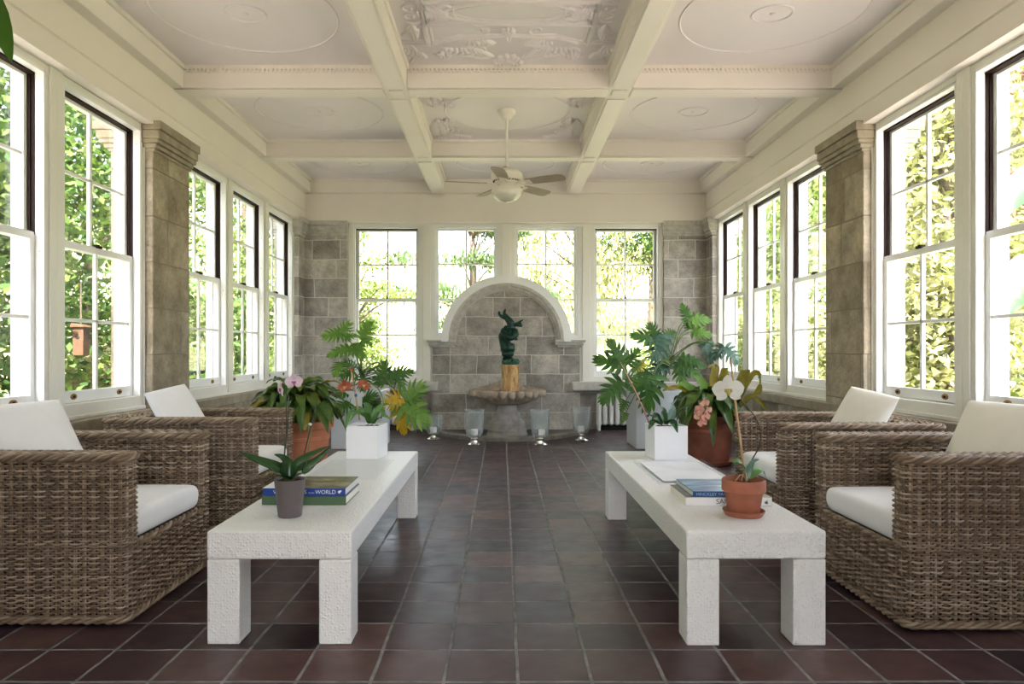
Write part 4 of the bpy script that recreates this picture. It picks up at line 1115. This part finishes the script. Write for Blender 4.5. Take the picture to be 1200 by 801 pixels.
for pts, w in (([op(436, 496), op(420, 484, -.05), op(410, 486, -.1), op(405, 503, -.14)], .05), ([op(434, 496), op(425, 482), op(416, 478), op(408, 484)], .05), ([op(432, 496), op(428, 484, -.08), op(418, 484, -.12), op(409, 495, -.14)], .045),
               ([op(436, 496), op(440, 484), op(447, 481), op(452, 489, -.04)], .05), ([op(437, 496), op(446, 489, -.05), op(452, 488, -.08), op(457, 492, -.08)], .045), ([op(434, 496), op(432, 480, .05), op(430, 474, .08), op(424, 472, .1)], .05), ([op(438, 496), op(443, 480, .06), op(452, 474, .1), op(461, 476, .12)], .045)):
    one('leaf', M['orchidlight'], r, lambda b: strap(b, pts, w, (0, -.4, 1), .16, 3, .45))
st('stake', M['stake'], [op(421.5, 492), op(417, 465), op(411, 430)], [.006, .006, .005])
st('flower_spike', M['greenstem'], [op(447, 490), op(449, 470), op(443, 455, .01), op(432, 449, .01), op(418, 450, 0), op(404, 455, -.02)], [.004] * 6)
one('clip', M['bluecover'], r, lambda b: b.blob(op(417, 463), (.010, .009, .013), 8, 5))
orchid_flower(r, op(404.5, 453, -.04), (-.3, -1, 0), .082, M['orchidred'], M['yellowlip'], .3)
orchid_flower(r, op(426, 451, -.02), (.5, -1, .1), .07, M['orchidred'], M['yellowlip'], -.5)
orchid_flower(r, op(411.5, 433, -.01), (.4, -.8, .3), .03, M['orchidred'], M['yellowlip'], -.5, 'bud')

r = cube_pot(780.5, 532, 4.27, .207, math.radians(4), TR, 'rose-flowered orchid with bare stake in the white cube pot behind the sailing books', 'orchid'); YY = 4.27
for mt, pts, w in (('orchidleaf', [op(778, 497), op(786, 494, -.05), op(790, 497, -.12), op(794, 507, -.15)], .055), ('orchidleaf', [op(776, 497), op(770, 488), op(768, 486), op(764, 492, -.05)], .045), ('orchidleaf', [op(780, 497), op(784, 488, .02), op(792, 487, 0), op(797, 491, -.02)], .05),
               ('orchidleaf', [op(780, 496), op(778, 486), op(777, 480), op(774, 476)], .045), ('paleleaf', [op(784, 496), op(787, 486), op(788, 478), op(785, 471)], .05), ('orchidleaf', [op(776, 497), op(766, 494, -.02), op(763, 498, -.08), op(760, 503, -.12)], .04)):
    one('leaf', M[mt], r, lambda b: strap(b, pts, w, (0, -.6, .8), .16, 3, .45))
st('stake', M['pinkstake'], [op(761.5, 497), op(751, 472), op(737, 444), op(726.5, 424)], [.006, .006, .0055, .004])
st('flower_spike', M['stem'], [op(775, 497), op(768, 488), op(762, 486), op(755, 478), op(749, 467)], [.004] * 5)
one('clip', M['dark'], r, lambda b: [b.blob(op(751, 469), (.010, .009, .011), 8, 5), b.blob(op(759, 487), (.009, .008, .009), 8, 5)])
st('flower_spike', M['stem'], [op(786, 497), op(796, 482, -.02), op(810, 473, -.06), op(822, 472, -.1), op(826, 492, -.12)], [.004, .0035, .003, .0028, .0022])
for (px, py, dy, nx, rl) in ((826, 472, -.12, .2, .2), (820, 479, -.13, -.5, -.3), (830, 481, -.12, .6, .5), (818, 486, -.14, -.4, 1), (827, 488, -.15, .2, .2), (823, 495, -.14, -.2, .4)):
    orchid_flower(r, op(px, py, dy), (nx, -1, -.1), .052, M['orchidrose'], M['yellowlip'], rl)

# ---- big terracotta pots of croton
def croton(name, label, cx, Y, R, H, rb, mat, saucer, old):
    r = thing(name, label, 'plant', (cx, Y, .035 if saucer else .0))
    b = B().lathe([(0, 0), (rb, 0), (rb + .006, .01), (R * .86, H - .16), (R * .88, H - .155), (R * .885, H - .13), (R * .87, H - .125), (R * .92, H - .065), (R * .99, H - .06), (R, H - .05), (R, H - .008), (R - .008, H), (R - .03, H), (R - .04, H - .05), (0, H - .055)], 56)
    build('pot', b, mat, r, smooth=35)
    one('soil', M['soil'], r, lambda b: b.lathe([(0, H - .035), (R - .04, H - .045), (R - .04, H - .06), (0, H - .06)], 32))
    return r
def strapleaf(b, base, az, up_, L, w, droop, rr):
    d = Vector((math.cos(az), math.sin(az), 0)); pts = []
    for i in range(6):
        t = i / 5; pts.append(Vector(base) + d * (L * (t * .95 - .12 * t * t)) + Vector((0, 0, up_ * L * t - droop * L * t * t)))
    strap(b, pts, w, (0, 0, 1) if up_ < 1.4 else d * -1 + Vector((0, 0, .3)), .14, 3.4, .3, rr.uniform(-.5, .5), .06)
rr = random.Random(11)
r = croton('potted_croton', 'bushy dark green croton with drooping leaves in the orange terracotta pot', at(349, 490, 5.72).x, 5.72, .295, .515, .21, M['terracotta'], False, .1)
H = .515
for i in range(9):
    a = i * 2.4; q = .03 + .02 * i; one('stem', M['greenstem'], r, lambda b: b.tube([(q * .6 * math.cos(a), q * .6 * math.sin(a), H - .05), (q * math.cos(a), q * math.sin(a), H + .12), (q * 1.3 * math.cos(a), q * 1.3 * math.sin(a), H + .20 + .015 * (i % 4))], [.011, .009, .006], 7))
for i in range(96):
    a = i * 2.399 + rr.uniform(-.3, .3); ring = (i % 32) / 32; q = .02 + .16 * ring
    base = (q * math.cos(a), q * math.sin(a), H + .24 - .17 * ring + rr.uniform(-.02, .02))
    L = rr.uniform(.24, .36); upv = rr.uniform(.7, 1.3) * (1 - .45 * ring); dr = rr.uniform(.7, 1.4)
    o = one('leaf', M['crotonold'] if rr.random() < .10 else M['croton'], r, lambda b: strapleaf(b, base, a, upv, L, rr.uniform(.085, .135), dr, rr))
r = croton('potted_croton', 'croton with olive and curled yellow leaves in the dark weathered terracotta pot', at(829, 490, 6.62).x, 6.62, .272, .44, .195, M['oldterra'], True, .3)
o = build('plant_saucer', B().lathe([(0, 0), (.20, 0), (.235, .02), (.25, .045), (.252, .05), (.24, .05), (.215, .034), (0, .034)], 44), M['oldterra'], smooth=45, loc=(r.location.x, 6.62, 0)); setp(o, 'dark terracotta saucer on the floor under the weathered pot', 'saucer')
H = .44; R6 = r
for i in range(8):
    a = i * 2.4; q = .03 + .02 * i; one('stem', M['greenstem'], r, lambda b: b.tube([(q * .6 * math.cos(a), q * .6 * math.sin(a), H - .05), (q * math.cos(a), q * math.sin(a), H + .12), (q * 1.3 * math.cos(a), q * 1.3 * math.sin(a), H + .2)], [.011, .009, .006], 7))
for i in range(72):
    a = i * 2.399 + rr.uniform(-.3, .3); ring = (i % 30) / 30; q = .02 + .15 * ring
    base = (q * math.cos(a), q * math.sin(a), H + .22 - .17 * ring + rr.uniform(-.02, .02))
    L = rr.uniform(.24, .36); upv = rr.uniform(.55, 1.05) * (1 - .4 * ring); dr = rr.uniform(.9, 1.6)
    one('leaf', M['croton'], r, lambda b: strapleaf(b, base, a, upv, L, rr.uniform(.09, .14), dr, rr))
YY = 6.62
for mt, pts, w, tw in (('crotonold', [op(838, 470), op(836, 445), op(838, 428), op(830, 431, -.05)], .10, .8), ('crotonold', [op(842, 470), op(846, 445), op(850, 432), op(848, 448, -.05)], .09, .6),
                   ('crotonold', [op(860, 475), op(868, 450), op(874, 436), op(873, 455, -.04)], .13, .5), ('crotonold', [op(862, 475), op(880, 440), op(890, 438), op(891, 452)], .06, 1.5),
                   ('crotonold', [op(891, 450), op(888, 460), op(880, 466), op(873, 474)], .07, 1.2), ('crotonold', [op(865, 478), op(878, 465), op(888, 468), op(899, 482)], .06, .5), ('crotonold', [op(815, 465), op(800, 456), op(788, 454), op(776, 458)], .07, .4),
                   ('philolight', [op(830, 470), op(824, 452), op(818, 444), op(812, 438)], .12, .2), ('philolight', [op(825, 470), op(810, 456), op(800, 450), op(794, 455)], .10, .2), ('crotonold', [op(806, 480), op(802, 490), op(800, 500), op(801, 512)], .07, .3)):
    one('leaf', M[mt], r, lambda b: strap(b, pts, w, (0, -.8, .6), .12, 3, .35, tw, .08))

# ---- philodendrons on tall pale pedestals
def pedestal(x0, x1, y0, y1, h, label):
    r = thing('planter', label, 'planter', ((x0 + x1) / 2, (y0 + y1) / 2, 0)); hx, hy = (x1 - x0) / 2, (y1 - y0) / 2; t = .035
    b = B()
    b.box(-hx, hx, -hy, hy, 0, h - .06)
    for (a0, a1, c0, c1) in ((-hx, hx, -hy, -hy + t), (-hx, hx, hy - t, hy), (-hx, -hx + t, -hy + t, hy - t), (hx - t, hx, -hy + t, hy - t)): b.box(a0, a1, c0, c1, h - .06, h)
    build('box', b, M['stand'], r, bevel=.004)
    return r
def philo(planter_h, root, hub, leaves, YY):
    """leaves: (base px, base py, dy, tip px, tip py, tip dy, width m, material, face normal)"""
    b = B(); hubv = at(*hub[:2], hub[2])
    p_, r_ = chain([Vector((root.location.x, root.location.y, root.location.z)) - Vector(root.location) + Vector((0, 0, -.005)), loc(root, hubv) * .5 + Vector((.02, 0, 0)), loc(root, hubv)], [.022, .02, .016], 8)
    build('trunk', b.tube(p_, r_, 10), M['bark'], root, smooth=180)
    for i, (bx, by, bd, tx, ty, td, w, mt, nrm) in enumerate(leaves):
        base = loc(root, at(bx, by, YY + bd)); tip = loc(root, at(tx, ty, YY + td)); d = tip - base; L = d.length
        b = B(); lobed(b, base, d, nrm, L, w * 1.12, 6, .22, .17, i, .24)
        o = build('leaf', b, M[mt], root, smooth=180, weld=False)
        h = loc(root, hubv) - Vector((0, 0, .03 * (i % 4))); mid = (h + base) * .5 + Vector((0, 0, .04 + .15 * (base - h).length))
        p_, r_ = chain([h, mid, base], [.007, .006, .004], 6)
        build('petiole', B().tube(p_, r_, 7), M['greenstem'], o, smooth=180)
        p_ = [base + d * t - Vector(nrm).normalized() * (-.004 + .22 * L * t * t * .99 ) for t in (0, .25, .5, .75, .95)]
PX0, PX1 = 1.50 + CAMX, 2.06 + CAMX
pedestal(PX0, PX1, 7.61, 8.19, .643, 'tall pale grey square planter near the radiator and dark terracotta pot')
r = thing('philodendron', 'large split-leaf philodendron in the planter beside the radiator', 'plant', ((PX0 + PX1) / 2, 7.9, .59))
one('soil', M['soil'], r, lambda b: b.box(-.24, .24, -.25, .25, -.005, .005))
N0 = (0, -1, .35)
philo(.643, r, (785, 420, 7.75), [
    (733, 429, -.35, 700, 419, -.4, .24, 'philo', (.1, -1, .3)), (731, 425, -.35, 716, 399, -.4, .20, 'philo', (.0, -1, .3)), (735, 424, -.33, 748, 409, -.36, .17, 'philo', (.0, -1, .35)),
    (768, 398, -.2, 744, 390, -.3, .20, 'philo', (0, -1, .6)), (776, 392, -.2, 770, 420, -.3, .27, 'philoblue', (.1, -1, .5)), (768, 393, -.2, 762, 379, -.22, .15, 'philo', (0, -1, .2)), (782, 393, -.15, 792, 387, -.1, .14, 'philo', (0, -1, .4)),
    (808, 374, -.1, 834, 372, -.1, .17, 'philolight', (.0, -1, .5)), (806, 372, -.1, 800, 356, -.1, .12, 'philo', (0, -1, .3)),
    (812, 388, -.1, 833, 390, -.15, .16, 'philolight', (.0, -1, .5)), (808, 385, -.1, 804, 374, -.1, .10, 'philo', (0, -1, .3)),
    (828, 402, -.2, 836, 425, -.25, .15, 'philoblue', (0, -1, .5)), (850, 407, -.3, 866, 424, -.35, .19, 'philoblue', (.1, -1, .4)), (848, 406, -.3, 838, 420, -.3, .13, 'philoblue', (.1, -1, .4)),
    (765, 440, -.35, 760, 478, -.45, .30, 'philo', (.1, -1, .35)), (762, 441, -.35, 741, 455, -.4, .2, 'philo', (0, -1, .35)), (728, 447, -.35, 706, 470, -.4, .24, 'philo', (0, -1, .35)), (733, 446, -.35, 744, 442, -.4, .15, 'philo', (0, -1, .35)),
    (750, 425, -.25, 749, 438, -.3, .12, 'yellowleaf', (0, -1, .4)), (748, 424, -.25, 742, 434, -.3, .13, 'philolight', (0, -1, .3)),
    (795, 424, -.1, 820, 437, -.2, .20, 'philo', (0, -1, .6)), (795, 425, -.1, 800, 446, -.2, .20, 'philo', (0, -1, .5)), (780, 424, -.1, 764, 440, -.2, .2, 'philoblue', (0, -1, .5)), (800, 420, -.1, 828, 426, -.15, .16, 'philo', (0, -1, .6)),
    (733, 470, -.2, 728, 481, -.22, .09, 'philolight', (0, -1, .3)), (733, 484, -.2, 730, 494, -.22, .07, 'philolight', (0, -1, .3))], 7.9)
QX1, QX0 = -1.34 + CAMX, -1.90 + CAMX
pedestal(QX0, QX1, 7.60, 8.18, .643, 'tall pale square planter behind the white cube pot with red-brown orchid')
r = thing('philodendron', 'split-leaf philodendron with one big yellowing leaf behind the red-brown orchid', 'plant', ((QX0 + QX1) / 2, 7.89, .59))
one('soil', M['soil'], r, lambda b: b.box(-.24, .24, -.25, .25, -.005, .005))
philo(.643, r, (424, 436, 7.75), [
    (399, 391, -.2, 380, 392, -.3, .17, 'philolight', (0, -1, .6)), (400, 390, -.2, 408, 378, -.2, .17, 'philolight', (0, -1, .4)), (405, 395, -.2, 416, 392, -.2, .10, 'philolight', (0, -1, .5)),
    (424, 396, -.2, 433, 377, -.2, .17, 'philolight', (0, -1, .4)), (425, 398, -.2, 435, 402, -.25, .13, 'philolight', (0, -1, .5)), (408, 408, -.2, 384, 414, -.3, .14, 'philolight', (0, -1, .6)), (409, 408, -.2, 426, 414, -.3, .14, 'philolight', (0, -1, .6)), (420, 402, -.2, 423, 420, -.3, .13, 'philolight', (0, -1, .5)),
    (450, 449, -.4, 449, 424, -.4, .20, 'philo', (0, -1, .35)), (450, 448, -.4, 437, 442, -.4, .12, 'philo', (0, -1, .4)), (463, 438, -.4, 481, 434, -.45, .16, 'philo', (0, -1, .4)), (462, 437, -.4, 470, 451, -.45, .18, 'philo', (0, -1, .4)), (461, 436, -.4, 458, 447, -.45, .12, 'philo', (0, -1, .4)),
    (472, 470, -.55, 500, 494, -.65, .30, 'philolight', (.1, -1, .3)), (474, 466, -.55, 494, 452, -.6, .24, 'philolight', (.1, -1, .3)), (470, 468, -.55, 472, 506, -.62, .22, 'yellowleaf', (0, -1, .25)), (468, 467, -.55, 452, 470, -.6, .19, 'yellowleaf', (0, -1, .3)),
    (428, 443, -.3, 424, 456, -.35, .15, 'philo', (0, -1, .5)), (415, 435, -.3, 400, 440, -.35, .18, 'philo', (0, -1, .5)), (414, 432, -.3, 405, 424, -.35, .15, 'philo', (0, -1, .5)), (410, 472, -.3, 396, 478, -.4, .2, 'philo', (0, -1, .5)), (425, 470, -.3, 437, 462, -.4, .18, 'philo', (0, -1, .5)), (410, 455, -.2, 395, 460, -.4, .17, 'philo', (0, -1, .5)), (436, 470, -.3, 446, 478, -.4, .15, 'philo', (0, -1, .5)), (400, 425, -.2, 392, 436, -.4, .14, 'philolight', (0, -1, .5))], 7.89)

# ---- banana plant at the near left, only a leaf tip in view
r = thing('banana_plant', 'banana plant whose green leaf tip hangs in at the upper left corner', 'plant', (-2.30, 1.95, 0))
build('pot', pot_lathe(.2, .36, .15, .06, .014), M['terracotta'], r, smooth=40)
one('soil', M['soil'], r, lambda b: b.lathe([(0, .335), (.18, .33), (.18, .31), (0, .31)], 24))
one('trunk', M['greenstem'], r, lambda b: b.tube([(0, 0, .32), (.02, .02, 1.0), (.04, .02, 1.75)], [.055, .045, .03], 12))
tip = loc(r, at(14, 73, 2.02))
one('leaf', M['banana'], r, lambda b: strap(b, [(.04, .02, 1.7), (.16, .03, 2.15), loc(r, at(-90, -60, 2.02)), loc(r, at(-14, 6, 2.02)), tip], .15, (.35, -1, .3), .12, 3.0, .3))
for a in (2.2, 3.9, 5.2): one('leaf', M['banana'], r, lambda b: strap(b, [(.04, .02, 1.7), (.04 + .12 * math.cos(a), .02 + .12 * math.sin(a), 2.2), (.04 + .30 * math.cos(a), .02 + .30 * math.sin(a), 2.45), (.04 + .38 * math.cos(a), .02 + .38 * math.sin(a), 2.3)], .2, (0, 0, 1), .2, 3, .3))

# ------------------------------------------------------------------ ceiling fan
r = thing('ceiling_fan', 'cream five-blade ceiling fan with bowl light hanging from the coffer', 'ceiling fan', (.0, 6.60, 0))
build('canopy', B().lathe([(0, CZ), (.085, CZ), (.085, CZ - .02), (.075, CZ - .035), (.045, CZ - .075), (.03, CZ - .09), (0, CZ - .09)], 32), M['fanwhite'], r, smooth=40)
build('downrod', B().tube([(0, 0, 2.85), (0, 0, CZ - .08)], .014, 12), M['fanwhite'], r)
build('motor', B().lathe([(0, 2.87), (.03, 2.87), (.04, 2.85), (.11, 2.835), (.15, 2.80), (.155, 2.765), (.145, 2.735), (.11, 2.72), (.10, 2.70), (0, 2.70)], 40), M['fanwhite'], r, smooth=40)
b = B()
for i in range(28): a = 2 * PI * i / 28; b.box(-.004, .004, .118, .135, 2.722, 2.737); b.xf(Matrix.Rotation(a, 4, 'Z'), len(b.v) - 8)
build('motor_vent', b, M['dark'], r, smooth=0)
build('light_fitter', B().lathe([(0, 2.70), (.07, 2.70), (.075, 2.66), (.14, 2.655), (.15, 2.64), (.15, 2.625), (0, 2.625)], 40), M['fanwhite'], r, smooth=40)
build('glass_bowl', B().lathe([(.142, 2.635), (.142, 2.61), (.125, 2.58), (.09, 2.552), (.045, 2.537), (.012, 2.532), (.010, 2.522), (0, 2.52)], 40), M['opal'], r, smooth=60)
for k in range(5):
    a = math.radians(-27 + 72 * k); m = Matrix.Rotation(a, 4, 'Z') @ Matrix.Rotation(math.radians(-12), 4, 'X')
    b = B(); out = [(.20, -.045), (.23, -.055), (.40, -.066), (.55, -.066), (.585, -.055), (.60, -.03), (.60, .03), (.585, .055), (.55, .066), (.40, .066), (.23, .055), (.20, .045)]
    b.prism(out, 2, -.004, .004); b.xf(m); b.v = [(x, y, z + 2.705) for x, y, z in b.v]
    o = build('blade', b, M['blade'], r, bevel=.0015)
    b = B(); b.box(.09, .15, -.016, .016, -.004, .004); b.box(.20, .26, -.04, .04, -.009, -.004)
    for sd in (-1, 1): b.tube([(.10, 0, 0), (.145, sd * .035, -.004), (.19, sd * .04, -.006), (.23, sd * .015, -.006)], .008, 6)
    b.xf(m); b.v = [(x, y, z + 2.705) for x, y, z in b.v]
    build('blade_arm', b, M['fanwhite'], o)

# ------------------------------------------------------------------ garden outside
def gz(x, y):
    z = -.75
    if y > 12: z += .13 * (y - 12) ** 1.08
    d = abs(x) - 9
    if d > 0: z += .10 * d
    return z + .12 * math.sin(x * .6) * math.sin(y * .45)
rows = [[(x, y, gz(x, y)) for x in [-60 + 2 * i for i in range(61)]] for y in [-20 + 2 * j for j in range(56)]]
b = B().grid(rows)
# the ground stops at the house
b.f = [f for f in b.f if not (all(abs(b.v[i][0]) < 4.1 and b.v[i][1] < 10.2 for i in f))]
o = build('garden_lawn', b, M['lawn'], smooth=180); setp(o, 'sunlit lawn rising behind the house', 'lawn', kind='structure')

for sx, side in ((-1, 'left'), (1, 'right')):
    b = B().box(sx * 3.0, sx * 8.2, -6, 13, -.95, -.66)  # unseen pale slabs added around the house to bounce light onto the ceiling
    struct('bounce_slab', 'added pale stone slab bouncing light, along the %s side of the house' % side, b, M['bounce_paving'], 'bounce_slab', smooth=0)
b = B().box(-2.99, 2.99, 9.76, 13, -.95, -.66); struct('bounce_slab', 'added pale stone slab bouncing light, behind the end wall', b, M['bounce_paving'], 'bounce_slab', smooth=0)
b = B().box(-2.99, 2.99, -6, -1.41, -.4, -.02); struct('bounce_slab', 'added pale stone slab bouncing light, before the doorway', b, M['bounce_paving'], 'bounce_slab', smooth=0)
def leafcloud(centers, n_per, spread, size, seed, up=.5, flat=1.0, hang=0.0):
    R = np.random.RandomState(seed); c = np.repeat(np.asarray(centers, float), n_per, 0); m = len(c)
    p = c + R.normal(size=(m, 3)) * np.array([spread, spread, spread * flat])
    if hang: p[:, 2] -= np.abs(R.normal(size=m)) * hang
    nrm = R.normal(size=(m, 3)); nrm[:, 2] += up; nrm /= np.linalg.norm(nrm, axis=1)[:, None]
    t = np.cross(nrm, R.normal(size=(m, 3))); t /= np.linalg.norm(t, axis=1)[:, None]; u = np.cross(nrm, t)
    s_ = size * (.6 + .8 * R.rand(m))[:, None]
    if hang: t = np.tile(np.array([[0, 0, 1.]]), (m, 1)) + .3 * R.normal(size=(m, 3)); u = np.cross(nrm, t); u /= np.linalg.norm(u, axis=1)[:, None]; 
    v = np.stack([p - t * s_, p - u * s_ * .5 - t * s_ * .1 , p + t * s_, p + u * s_ * .5 - t * s_ * .1], 1).reshape(-1, 3)
    return v, np.arange(m * 4).reshape(-1, 4)
def fast_mesh(name, v, f, mat, parent):
    me = bpy.data.meshes.new(name); me.vertices.add(len(v)); me.vertices.foreach_set('co', v.ravel().astype(np.float32))
    me.loops.add(f.size); me.loops.foreach_set('vertex_index', f.ravel().astype(np.int32))
    me.polygons.add(len(f)); me.polygons.foreach_set('loop_start', (np.arange(len(f)) * 4).astype(np.int32))
    me.update(calc_edges=True); me.materials.append(mat)
    o = bpy.data.objects.new(name, me); C.objects.link(o); o.parent = parent; return o
def tree(label, x, y, h, rx, mat, seed, nclump=60, n_per=130, leaf=.11, bottom=.15, spread=.38, kind='tree', name='leafy_tree', layered=False, hang=0.0, trunk=.14):
    z = gz(x, y); r = thing(name, label, kind, (x, y, z - .05)); R = random.Random(seed); cs = []
    for i in range(nclump):
        t = R.random(); zz = bottom * h + (1 - bottom) * h * t
        if layered:
            zz = bottom * h + (1 - bottom) * h * (round(t * 7) / 7) + R.uniform(-.1, .1); w = rx * (1.08 - .85 * t)
        else: w = rx * math.sqrt(max(.05, 1 - (2 * t - .85) ** 2 * .8))
        a = R.random() * 2 * PI; q = w * math.sqrt(R.random()) ; cs.append((q * math.cos(a), q * math.sin(a), zz))
    v, f = leafcloud(cs, int(n_per * 2.4), spread, leaf * .6, seed, .8 if not hang else .1, .35 if layered else .75, hang)
    fast_mesh('crown', v, f, mat, r)
    b = B(); b.tube(chain([(0, 0, 0), (.05, 0, h * .35), (-.05, .03, h * .65), (0, 0, h * .92)], [trunk, trunk * .75, trunk * .45, .02], 4)[0], chain([(0, 0, 0), (.05, 0, h * .35), (-.05, .03, h * .65), (0, 0, h * .92)], [trunk, trunk * .75, trunk * .45, .02], 4)[1], 8)
    for c in cs[:: max(1, nclump // 14)]:
        z0 = max(.1 * h, c[2] * .72); b.tube([(0, 0, z0), (c[0] * .5, c[1] * .5, (z0 + c[2]) / 2 + .05), (c[0], c[1], c[2])], [trunk * .3, trunk * .2, .012], 5)
    build('trunk', b, M['bark'], r, smooth=180)
    return r
def shrub(label, x, y, h, rx, mat, seed, n=22, per=150, leaf=.09):
    return tree(label, x, y, h, rx, mat, seed, n, per, leaf, .05, .24, 'shrub', 'garden_shrub', trunk=.05)
G = 'garden trees beyond the windows'
# left garden
tree('broad maple outside the near windows on the left, with a cedar box on it', -6.3, 6.6, 6.2, 1.8, M['maple_leaves'], 1, 80, 150, .10, .08)
tree('yellow-green maple outside the left picture edge', -6.6, 3.9, 6.5, 2.1, M['lime_leaves'], 2, 80, 130, .10, .06)
tree('deep green tree outside the first left window beyond the pilaster', -7.2, 11.8, 7.5, 2.6, M['maple_leaves'], 3, 90, 140, .11, .06)
tree('light green tree seen through the last left windows', -7.0, 18.5, 8, 2.9, M['lime_leaves'], 4, 90, 130, .12, .06)
tree('tall tree closing the view behind the left maples', -11.5, 8.2, 9, 3.4, M['maple_leaves'], 5, 110, 130, .15, .04)
shrub('low bright shrub under the maples on the left', -4.9, 8.6, 1.5, .9, M['golden_leaves'], 21)
shrub('low pale shrub by the left picture edge outside', -5.0, 4.6, 1.35, .9, M['lime_leaves'], 22)
shrub('dark shrub outside the last left windows', -5.2, 12.6, 2.0, 1.0, M['maple_leaves'], 23)
# beyond the end wall
tree('sparse leafy tree outside the left end wall window', -3.6, 16.2, 5.5, 1.6, M['lime_leaves'], 6, 26, 90, .10, .12, .26, layered=True)
tree('layered conifer left of the arch top', -1.0, 21.5, 8.5, 2.5, M['conifer_needles'], 7, 40, 90, .12, .14, .34, layered=True, name='conifer', hang=.05)
tree('weeping golden conifer right of the arch top', 2.6, 24.0, 9, 2.5, M['golden_leaves'], 8, 40, 110, .13, .12, .42, name='conifer', hang=.45)
tree('dense green tree outside the right end wall window', 5.3, 24.5, 9, 2.2, M['maple_leaves'], 9, 70, 120, .13, .34, .4)
tree('pale tree at the far right beyond the end wall', 8.8, 27.5, 10, 3.0, M['lime_leaves'], 10, 80, 130, .15, .06, .45)
shrub('round shrub on the lawn seen under the left end window', -4.2, 19.0, 1.8, 1.5, M['lime_leaves'], 24, 24, 110)
shrub('dark spreading shrub on the lawn under the right end window', 5.2, 18.6, 1.8, 1.6, M['lime_leaves'], 25, 24, 110)
# right garden
tree('pale green maple outside the right window before the pilaster', 5.7, 8.7, 5.4, 1.5, M['golden_leaves'], 13, 70, 120, .10, .06)
tree('copper-leaved tree outside the right picture edge', 8.3, 10.6, 7.0, 2.0, M['copper_leaves'], 14, 80, 130, .10, .35)
tree('light tree outside the first right window beyond the pilaster', 7.0, 12.4, 7.0, 2.4, M['lime_leaves'], 15, 80, 120, .11, .05)
tree('bright tree seen through the last right windows', 7.4, 18.6, 7.5, 2.6, M['golden_leaves'], 16, 80, 120, .12, .05)
tree('tall green tree closing the view on the right', 13.5, 14.5, 8.5, 3.2, M['lime_leaves'], 17, 100, 120, .15, .04)
shrub('round green shrub under the right windows', 5.3, 5.9, 1.3, .85, M['lime_leaves'], 26)
shrub('bright shrub outside the right picture edge', 5.9, 4.6, 1.5, 1.0, M['golden_leaves'], 27)
shrub('olive shrub outside the right windows beyond the pilaster', 5.2, 9.6, 1.7, .9, M['maple_leaves'], 28)
# cedar box on the maple
p = at(95, 400, 6.4); b = B().box(-.05, .05, -.05, .05, -.13, .13); b.prism([(-.065, .131), (.065, .131), (.055, .15), (-.055, .17)], 1, -.07, .07)
o = build('nest_box', b, M['box'], bevel=.004, loc=tuple(p)); setp(o, 'brown cedar nest box hanging on the maple outside the near left window', 'nest box')
build('entrance_hole', B().blob((.0, -.051, .04), (.018, .004, .018), 12, 6), M['dark'], o)
build('hanger', B().tube([(0, 0, .15), (.0, 0, .55)], .008, 6), M['bark'], o)
# outdoor banana
r = thing('banana_plant', 'pale banana plant standing outside the right picture edge', 'plant', (4.75, 5.5, gz(4.75, 5.5)))
one('trunk', M['greenstem'], r, lambda b: b.tube([(0, 0, 0), (0, .02, 1.1), (-.05, 0, 1.9)], [.09, .08, .05], 12))
YY = 5.3
for pts, w in (([(-.05, 0, 1.85), op(1240, 225), op(1205, 218), op(1172, 255)], .42), ([(-.05, 0, 1.8), op(1230, 320), op(1200, 330), op(1180, 370)], .40), ([(-.05, 0, 1.9), (.1, .1, 2.6), (.4, .4, 3.0), (.8, .6, 2.8)], .45), ([(-.05, 0, 1.8), (.3, -.2, 2.3), (.7, -.3, 2.3), (1.0, -.4, 1.9)], .4)):
    one('leaf', M['bananaout'], r, lambda b: strap(b, pts, w, (0, -.5, .8), .14, 3, .3))

# ------------------------------------------------------------------ light, camera, view
w = bpy.data.worlds.new('sky'); S.world = w; w.use_nodes = True
nt = w.node_tree; nt.nodes.clear()
sk = nt.nodes.new('ShaderNodeTexSky'); sk.sky_type = 'NISHITA'; sk.sun_elevation = math.radians(48); sk.sun_rotation = math.radians(176); sk.sun_disc = False; sk.dust_density = 2.0; sk.air_density = 1.0
hs = nt.nodes.new('ShaderNodeHueSaturation'); hs.inputs['Saturation'].default_value = .45
bg = nt.nodes.new('ShaderNodeBackground'); bg.inputs['Strength'].default_value = .28
o_ = nt.nodes.new('ShaderNodeOutputWorld'); nt.links.new(sk.outputs[0], hs.inputs['Color']); nt.links.new(hs.outputs[0], bg.inputs[0]); nt.links.new(bg.outputs[0], o_.inputs[0])
sl = bpy.data.lights.new('sun', 'SUN'); sl.energy = 8.0; sl.angle = math.radians(1.5); sl.color = (1, .935, .88)
so = bpy.data.objects.new('sun', sl); C.objects.link(so); so.rotation_euler = Vector((-.06, .62, -.78)).to_track_quat('-Z', 'Y').to_euler()

cam = bpy.data.cameras.new('camera'); cam.sensor_width = 36; cam.lens = 24.0; cam.shift_x = 12 / 1200; cam.shift_y = 9.5 / 1200; cam.clip_end = 300
co = bpy.data.objects.new('camera', cam); C.objects.link(co); co.location = (CAMX, 0, CAMZ); co.rotation_euler = (PI / 2, 0, 0)
S.camera = co
S.view_settings.view_transform = 'Standard'; S.view_settings.look = 'None'; S.view_settings.gamma = 1; S.view_settings.use_curve_mapping = False
S.view_settings.exposure = 2.68
S.cycles.max_bounces = 10; S.cycles.diffuse_bounces = 6; S.cycles.transparent_max_bounces = 24; S.cycles.glossy_bounces = 4
S.cycles.use_denoising = True
S.cycles.sample_clamp_indirect = 8.0
